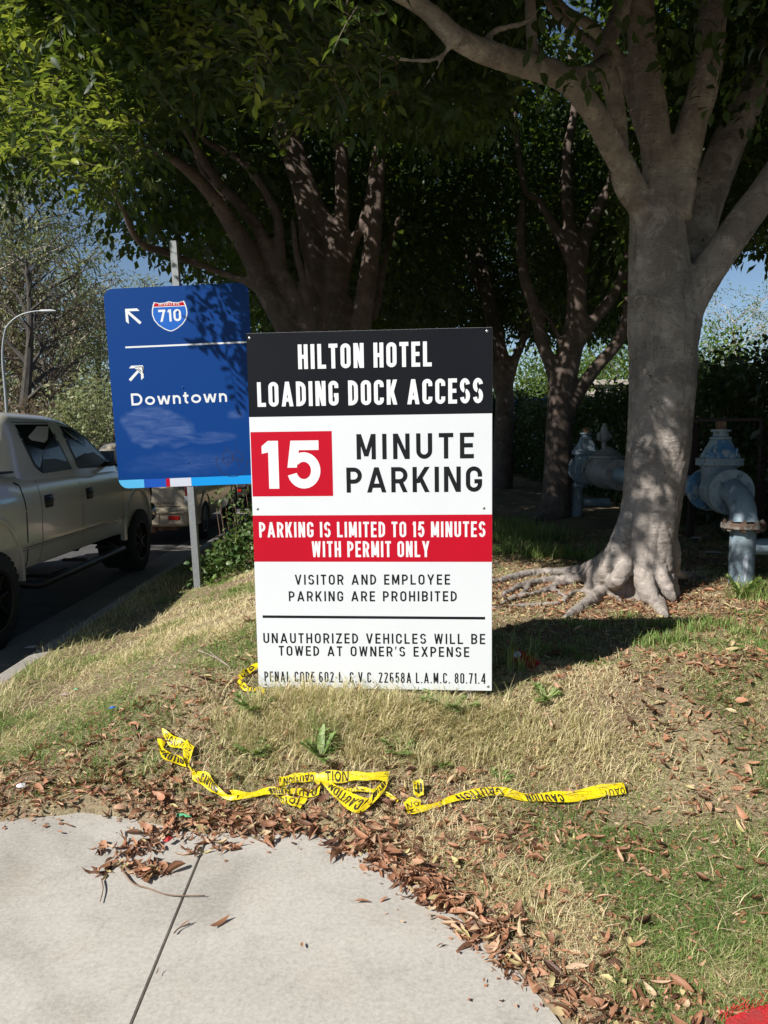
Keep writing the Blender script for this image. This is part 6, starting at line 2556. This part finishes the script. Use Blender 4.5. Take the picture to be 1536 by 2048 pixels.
def blade_field(x, y, hgt, wid, rnd, lean=.6, lay_=0.0):
    n = len(x)
    z = gz(x, y)
    yw = rng.uniform(0, 2 * math.pi, n)
    dx, dy = np.cos(yw), np.sin(yw)
    sx, sy = -dy, dx
    ln = lean * (.3 + rng.random(n)) * hgt
    hh = hgt * (1 - lay_ * rng.random(n))
    b0 = np.stack([x - sx * wid, y - sy * wid, z - .004], 1)
    b1 = np.stack([x + sx * wid, y + sy * wid, z - .004], 1)
    m0 = np.stack([x - sx * wid * .75 + dx * ln * .3, y - sy * wid * .75 + dy * ln * .3, z + hh * .55], 1)
    m1 = np.stack([x + sx * wid * .75 + dx * ln * .3, y + sy * wid * .75 + dy * ln * .3, z + hh * .55], 1)
    tp = np.stack([x + dx * ln, y + dy * ln, z + hh * .95], 1)
    V = np.stack([b0, b1, m1, m0, tp], 1).reshape(-1, 3)
    T = np.array([[0, 1, 2], [0, 2, 3], [3, 2, 4]])
    TT = (T[None] + (np.arange(n) * 5)[:, None, None]).reshape(-1, 3)
    return V, TT, np.repeat(rnd, 5)


def grass_den(x, y):
    s = path_sd(x, y)
    d = sstep(.0, .22, s)
    d = d * (x > kerb_x(y) + .02)
    bare = sstep(1.0, .7, np.hypot((x - 1.35) / 1.5, (y - 6.2) / 1.15)) * (y < 7.4)
    bare = np.maximum(bare, .85 * sstep(1, .5, np.hypot((x - 1.1) / .9, (y - 5.2) / .45)))
    d = d * (1 - .85 * bare)
    d = d * (1 - .75 * sstep(1.15, .6, np.hypot((x - 2.5) / 1.3, (y - 5.8) / .75)))
    d = d * (1 - .5 * np.clip(litter_density(x, y), 0, 1) * (y < 3.7))
    d = d * (.25 + 1.05 * sstep(.25, .7, vnoise(x, y, 2.6, 31))) * (.4 + .9 * vnoise(x, y, 8, 33))
    d = d * np.where((y > 7.3) & (x > -.6), .35, 1)
    d = np.where((x > .5) & (y < 3.1) & (s > .2), np.maximum(d, .55 + .4 * vnoise(x, y, 3, 34)), d)
    return d


def dryness(x, y):
    v = .50 + (vnoise(x, y, 1.7, 41) - .5) * 1.15 + (vnoise(x, y, 5, 42) - .5) * .8
    v = v + .30 * sstep(1.2, .4, np.hypot((x + .05) / 1.3, (y - 3.65) / .55))
    v = v - .75 * sstep(.35, .9, x) * sstep(3.5, 2.8, y)
    v = v - .55 * sstep(-.7, -1.4, x) * sstep(4.9, 4.0, y)
    v = v - .22 * sstep(7.2, 8.4, y)
    v = v - .42 * sstep(.9, 1.7, x) * sstep(3.7, 4.2, y) * sstep(5.8, 5.2, y)
    v = v - .25 * sstep(.9, .3, np.hypot((x - 1.1) / .7, (y - 4.5) / .35))
    return np.clip(v, 0, 1)


parts = []
N = 560000
u = rng.random(N)
yy = 1.5 * (10.5 / 1.5) ** u                 # log-uniform: density falls with distance
xx = (rng.random(N) - .5) * 2 * .62 * (yy + .9)
k = rng.random(N) < grass_den(xx, yy) * .95
xx, yy = xx[k], yy[k]
n = len(xx)
dr = dryness(xx, yy)
rn = np.clip(dr + rng.normal(0, .2, n), 0, 1)
hg_ = (.010 + .026 * rng.random(n) ** 1.6) * (1 + .5 * vnoise(xx, yy, 3, 51)) * (1 + .25 * (yy > 5))
wd = (.0010 + .0012 * rng.random(n)) * np.clip(yy / 3.3, .8, 2.4)
parts.append(blade_field(xx, yy, hg_, wd, rn, 1.9, .7))
# taller straw under and round the sign, kerb-side seed heads, green tufts
def patch(n, cx_, cy_, sx__, sy__, h0, h1, r0, r1, w=.0016, lean=.55):
    x = rng.normal(cx_, sx__, n)
    y = rng.normal(cy_, sy__, n)
    k = path_sd(x, y) > .12
    x, y = x[k], y[k]
    n = len(x)
    return blade_field(x, y, rng.uniform(h0, h1, n), np.full(n, w) * np.clip(y / 3.3, .8, 3), rng.uniform(r0, r1, n), lean)


for cx_, cy_, sx__, sy__, n_, h1 in [(-.55, 3.62, .14, .09, 1000, .11), (-.1, 3.66, .22, .08, 1500, .12), (.35, 3.68, .16, .08, 1100, .12), (-.3, 3.45, .4, .10, 1700, .09), (.55, 3.6, .2, .1, 1100, .10), (.9, 3.5, .25, .12, 900, .08)]:
    parts.append(patch(n_, cx_, cy_, sx__ * 1.1, sy__ * 1.2, .03, h1 * .95, .4, 1, .0021, 1.7))
for i in range(64):
    cx_ = random.uniform(-1.0, 1.05)
    cy_ = random.uniform(3.42, 3.80) - .08 * cx_
    parts.append(patch(random.randint(18, 46), cx_, cy_, .022, .018, .05, random.uniform(.09, .165), .45, 1, .0017, .9))
x = rng.uniform(-.64, .62, 1100)
y = 3.83 - .08 * x + rng.normal(-.05, .03, 1100)
parts.append(blade_field(x, y, rng.uniform(.03, .15, 1100) * (.6 + .8 * vnoise(x, y, 9, 81)), rng.uniform(.0010, .0022, 1100), rng.uniform(.35, 1, 1100), 1.1))
# long loose straws lying every way
N2 = 14000
x = rng.uniform(-2.2, 2.8, N2)
y = 2.4 + 3.4 * rng.random(N2) ** 1.2
k = (path_sd(x, y) > .15) & (x > kerb_x(y) + .1) & (rng.random(N2) < .25 + .9 * (dryness(x, y) > .6))
x, y = x[k], y[k]
n = len(x)
parts.append(blade_field(x, y, rng.uniform(.025, .065, n), rng.uniform(.0012, .0026, n), np.clip(rng.normal(.82, .2, n), .2, 1), 2.8, .6))
for i in range(42):
    cy_ = rng.uniform(4.0, 9.0)
    parts.append(patch(45, float(kerb_x(cy_)) + rng.uniform(.05, .35), cy_, .07, .12, .02, .10, .3, 1, .0012, 1.6))
for (px, py, n_, h1) in [(1030, 1105, 150, .22), (1000, 1110, 90, .18), (1065, 1115, 130, .2), (1100, 1118, 200, .24), (1125, 1120, 150, .2), (1150, 1118, 80, .16), (1182, 1122, 50, .28), (1010, 1080, 200, .25), (1060, 1085, 250, .3), (1100, 1080, 200, .25), (1000, 1060, 200, .25), (1040, 1060, 200, .25),
                         (1310, 1255, 140, .10), (1390, 1262, 130, .11), (1440, 1255, 120, .1), (1350, 1285, 160, .1), (1480, 1270, 120, .1), (1300, 1290, 130, .1), (1250, 1240, 60, .09), (1145, 1250, 120, .07), (1185, 1255, 80, .07), (1495, 1200, 120, .22), (1515, 1205, 60, .2),
                         (1015, 1330, 40, .16), (1045, 1345, 50, .22), (1010, 1300, 14, .3), (1058, 1310, 10, .28), (650, 1490, 90, .14), (640, 1470, 60, .16)]:
    q = PG(px, py)
    s_ = .05 * q.y / 5
    parts.append(patch(n_, q.x, q.y, s_ * 1.3, s_ * .8, h1 * .4, h1, .05, .5, .0022, .75))
for i in range(520):
    cx_, cy_ = random.uniform(-2.3, 3.6), 2.0 + 5.2 * random.random() ** 1.3
    if path_sd(cx_, cy_) < .15 or cx_ < float(kerb_x(cy_)) + .1 or float(grass_den(cx_, cy_)) < .35:
        continue
    dd = float(dryness(cx_, cy_))
    parts.append(patch(random.randint(14, 40), cx_, cy_, .03, .03, .02, random.uniform(.04, .085), max(0, dd - .35), min(1, dd + .25), .0019, 1.3))
V, T, rn = merge(parts)
o = link('grass', tri_mesh('grass', V, T, M['grass'], rn))
tag(o, 'patchy green and straw coloured lawn grass', 'grass', kind='stuff')

# flattened straw thatch, twigs and crumbs over the soil
N = 130000
u = rng.random(N)
yy = 1.6 * (9.5 / 1.6) ** u
xx = (rng.random(N) - .5) * 2 * .62 * (yy + .9)
k = (path_sd(xx, yy) > .01) & (xx > kerb_x(yy) + .02) & (rng.random(N) < .35 + .65 * vnoise(xx, yy, 4, 61))
xx, yy = xx[k], yy[k]
n = len(xx)
zz = gz(xx, yy) + .003 + .012 * rng.random(n)
yw = rng.uniform(0, 2 * math.pi, n)
L = rng.uniform(.012, .05, n)
A = np.stack([np.cos(yw), np.sin(yw), rng.normal(0, .25, n)], 1)
P = np.stack([xx, yy, zz], 1)
V, T, rn = leaves_np(P, A, np.stack([rng.normal(0, .4, n), rng.normal(0, .4, n), np.ones(n)], 1), L, np.full(n, .0011) * np.clip(yy / 3, .8, 2), np.clip(rng.normal(.8, .2, n), .35, 1), 0, 0)
o = link('dry_thatch', tri_mesh('dry_thatch', V, T, M['grass'], rn))
tag(o, 'flattened dry straw and thatch lying over the lawn soil', 'dry thatch', kind='stuff')


# brown crumbs of broken leaf
N = 90000
u = rng.random(N)
yy = 1.6 * (8.5 / 1.6) ** u
xx = (rng.random(N) - .5) * 2 * .62 * (yy + .9)
sdc = path_sd(xx, yy)
k = (sdc > -.22) & (xx > kerb_x(yy) + .05) & (rng.random(N) < np.where(sdc > 0, .16 + .6 * np.clip(litter_density(xx, yy), 0, 1.2), .55 * np.exp(sdc / .05) * (vnoise(xx, yy, 5, 71) > .35)))
xx, yy = xx[k], yy[k]
n = len(xx)
zz = np.maximum(gz(xx, yy), 0) + .002 + .010 * rng.random(n)
yw = rng.uniform(0, 2 * math.pi, n)
A = np.stack([np.cos(yw), np.sin(yw), rng.normal(0, .4, n)], 1)
L = rng.uniform(.008, .028, n)
V, T, rn = leaves_np(np.stack([xx, yy, zz], 1), A, rng.normal(0, .5, (n, 3)) + np.array([0, 0, 1.0]), L, L * rng.uniform(.15, .4, n), np.clip(rng.normal(.45, .25, n), 0, 1), .3, 0)
tag(link('leaf_crumbs', tri_mesh('leaf_crumbs', V, T, M['litter'], rn)), 'broken brown leaf crumbs among the grass and along the path', 'leaf litter', kind='stuff')


# ---- broad leaved weeds
def weed(px, py, r_, n, label, up=.5, seed=0):
    r_ *= 1.3
    n = int(n * 1.3)
    q = PG(px, py)
    rs = np.random.default_rng(seed)
    t = empty('weed_plant', (q.x, q.y, G(q.x, q.y)), label, 'weed', 'weeds in the lawn')
    a_ = rs.uniform(0, 2 * math.pi, n)
    el_ = rs.uniform(.15, up, n)
    A = np.stack([np.cos(a_), np.sin(a_), el_ * 1.6], 1)
    parts = []
    L = r_ * rs.uniform(.7, 1.15, n)
    for k_, (t0, w_) in enumerate(((0, .12), (.3, .10), (.55, .09))):
        parts.append(leaves_np(np.zeros((n, 3)) + unit(A) * (L * t0)[:, None], A + rs.normal(size=(n, 3)) * .12 * (k_ > 0), np.tile([0, 0, 1.0], (n, 1)), L * (1 - t0), L * w_ * 1.05, rs.random(n), .3, 1))
    # side lobes
    for s_ in (-1, 1):
        for t0 in (.35, .55, .75):
            ua = unit(A)
            sd_ = unit(np.cross(ua, np.tile([0, 0, 1.0], (n, 1)))) * s_
            parts.append(leaves_np(ua * (L * t0)[:, None], ua * .5 + sd_, np.tile([0, 0, 1.0], (n, 1)), L * .30, L * .07, rs.random(n), .2, 0))
    V, T, rn = merge(parts)
    link('leaves', tri_mesh('leaves', V, T, M['weed'], rn), t)
    b = MB()
    b.tube([(0, 0, -.01), (.003, 0, .02)], [.006, .003], 6)
    b.build('stem', M['twig'], t)


weed(898, 1420, .13, 12, 'large jagged leafed weed below the sign right of centre', .5, 1)
weed(505, 1422, .10, 10, 'pale jagged weed below the left corner of the sign', .6, 2)
weed(640, 1520, .115, 6, 'tall upright weed in the straw below the sign', 1.6, 3)
weed(508, 1510, .08, 8, 'small dark leafed weed above the tape', .5, 4)
weed(800, 1505, .09, 9, 'small leafed weed low in the straw right of the tall weed', .5, 5)
weed(1095, 1400, .09, 9, 'leafy weed right of the sign near the red can', .6, 6)
weed(880, 1532, .05, 7, 'tiny round weed above the gap in the tape', .5, 7)
weed(1000, 1560, .06, 7, 'small weed just above the trailing tape', .6, 8)
weed(1485, 1198, .17, 11, 'dark leafy weed at the foot of the near pipe riser', 1.0, 9)
weed(420, 1170, .1, 8, 'leafy weed at the foot of the blue sign post', 1.0, 10)

# ---- rubbish
q = PG(1058, 1338)
cn = empty('drink_can', (q.x, q.y, G(q.x, q.y) + .06), 'red can lying in the shadow just right of the parking sign', 'can', rz=R(-50))
cn.scale = (1.25, 1.25, 1.25)
b = MB()
b.lathe((-.08, 0, 0), (1, 0, -.28), [(0, .022), (.004, .030), (.012, .033), (.13, .033), (.14, .030), (.145, .024)], 20)
b.build('can_body', M['red_plastic'], cn, smooth=40)
b = MB()
b.lathe((.058, 0, -.040), (1, 0, -.28), [(0, .034), (.018, .034), (.02, .028)], 20)
b.build('can_end', M['tan'], cn, smooth=40)
b = MB()
b.lathe((-.045, -.024, .012), (0, -.8, .6), [(0, .016), (.010, .016), (.011, .009), (.012, .001)], 16)
b.build('round_emblem', M['stripe_grey'], cn, smooth=40)


def scrap(name, px, py, pts, mat, label, cat, h=.012):
    q = PG(px, py)
    b = MB()
    n = len(pts)
    z = max(G(q.x, q.y), 0)
    c = [(x, y, h + random.uniform(-.004, .006)) for x, y in pts]
    b.add([(0, 0, h + .010)] + c, [(0, 1 + i, 1 + (i + 1) % n) for i in range(n)])
    o = b.build(name, mat)
    o.location = (q.x, q.y, z + .012)
    tag(o, label, cat)


scrap('bottle_cap', 42, 1582, [(.02 * math.cos(t), .02 * math.sin(t)) for t in [k * .7 for k in range(9)]], M['paper'], 'small white scrap in the leaves at the left edge', 'litter', .015)
scrap('plastic_scrap', 225, 1427, [(-.02, -.01), (.012, -.018), (.022, .012), (-.005, .02)], M['bluebit'], 'small blue plastic scrap on the left lawn', 'litter', .02)
scrap('plastic_scrap', 152, 1389, [(-.012, -.008), (.012, -.008), (.012, .008), (-.01, .01)], M['greenbit'], 'tiny teal scrap on the left lawn', 'litter', .02)
scrap('plastic_scrap', 366, 1641, [(-.035, -.006), (.035, -.008), (.036, .006), (-.03, .008)], M['greenbit'], 'thin green plastic strip at the path edge by the joint', 'litter', .01)
scrap('plastic_scrap', 336, 1690, [(-.016, -.014), (.006, -.02), (.02, .01), (.0, .02)], M['red_plastic'], 'small red scrap in the leaf spill on the path', 'litter', .014)
scrap('paper_scrap', 1424, 1110, [(-.09, -.05), (.08, -.06), (.10, .03), (-.06, .05)], M['paper'], 'crumpled white paper in the shade left of the near riser', 'litter', .02)
scrap('paper_scrap', 1392, 1081, [(-.08, -.03), (.06, -.04), (.08, .04), (-.02, .06)], M['paper'], 'small white paper further back in the shade', 'litter', .02)
scrap('dry_leaf', 130, 1395, [(-.03, -.02), (.02, -.028), (.035, .01), (-.01, .03)], M['stone'], 'pale dry leaf standing on the left lawn', 'fallen leaf', .012)
q = PZ(60, 1297, -.15)
b = MB()
b.add([(-.05, -.02, .01), (.04, -.03, .012), (.055, .02, .02), (-.03, .03, .012)], [(0, 1, 2, 3)])
o = b.build('paper_scrap', M['paper'])
o.location = (q.x, q.y, -.15)
tag(o, 'white scrap lying in the shaded gutter', 'litter')

# red painted kerb end at the lower right corner, with oversprayed grass
b = MB()
pix = [(1452, 2052), (1478, 2040), (1507, 2030), (1536, 2022), (1600, 2012), (1660, 2060), (1580, 2140), (1440, 2120)]
P = [PG(px, py, .0) for px, py in pix]
b.rings([[(p.x, p.y, -.1) for p in P], [(p.x, p.y, G(p.x, p.y) + .022) for p in P], [(p.x * .995 + .007, p.y * .99 + .012, G(p.x, p.y) + .030) for p in P]])
rk_ = b.build('red_kerb', M['red_cloth'])
tag(rk_, 'end of a red painted kerb with red sprayed grass at the lower right corner', 'kerb')
b = MB()
for i in range(150):
    a_, b_ = random.randrange(0, 4), random.random()
    p = P[a_].lerp(P[a_ + 1], b_) + Vector((random.gauss(0, .012), random.gauss(.008, .012), 0))
    p.z = G(p.x, p.y)
    e = p + Vector((random.uniform(-.025, .02), random.uniform(-.015, .025), random.uniform(.010, .034)))
    b.tube([tuple(p), tuple((p + e) / 2 + Vector((random.uniform(-.006, .006), 0, .006))), tuple(e)], .0009, 3)
b.build('sprayed_grass', M['red_cloth'], rk_)['kind'] = 'stuff'

print('tris', sum(len(o.data.polygons) for o in bpy.data.objects if o.type == 'MESH'))
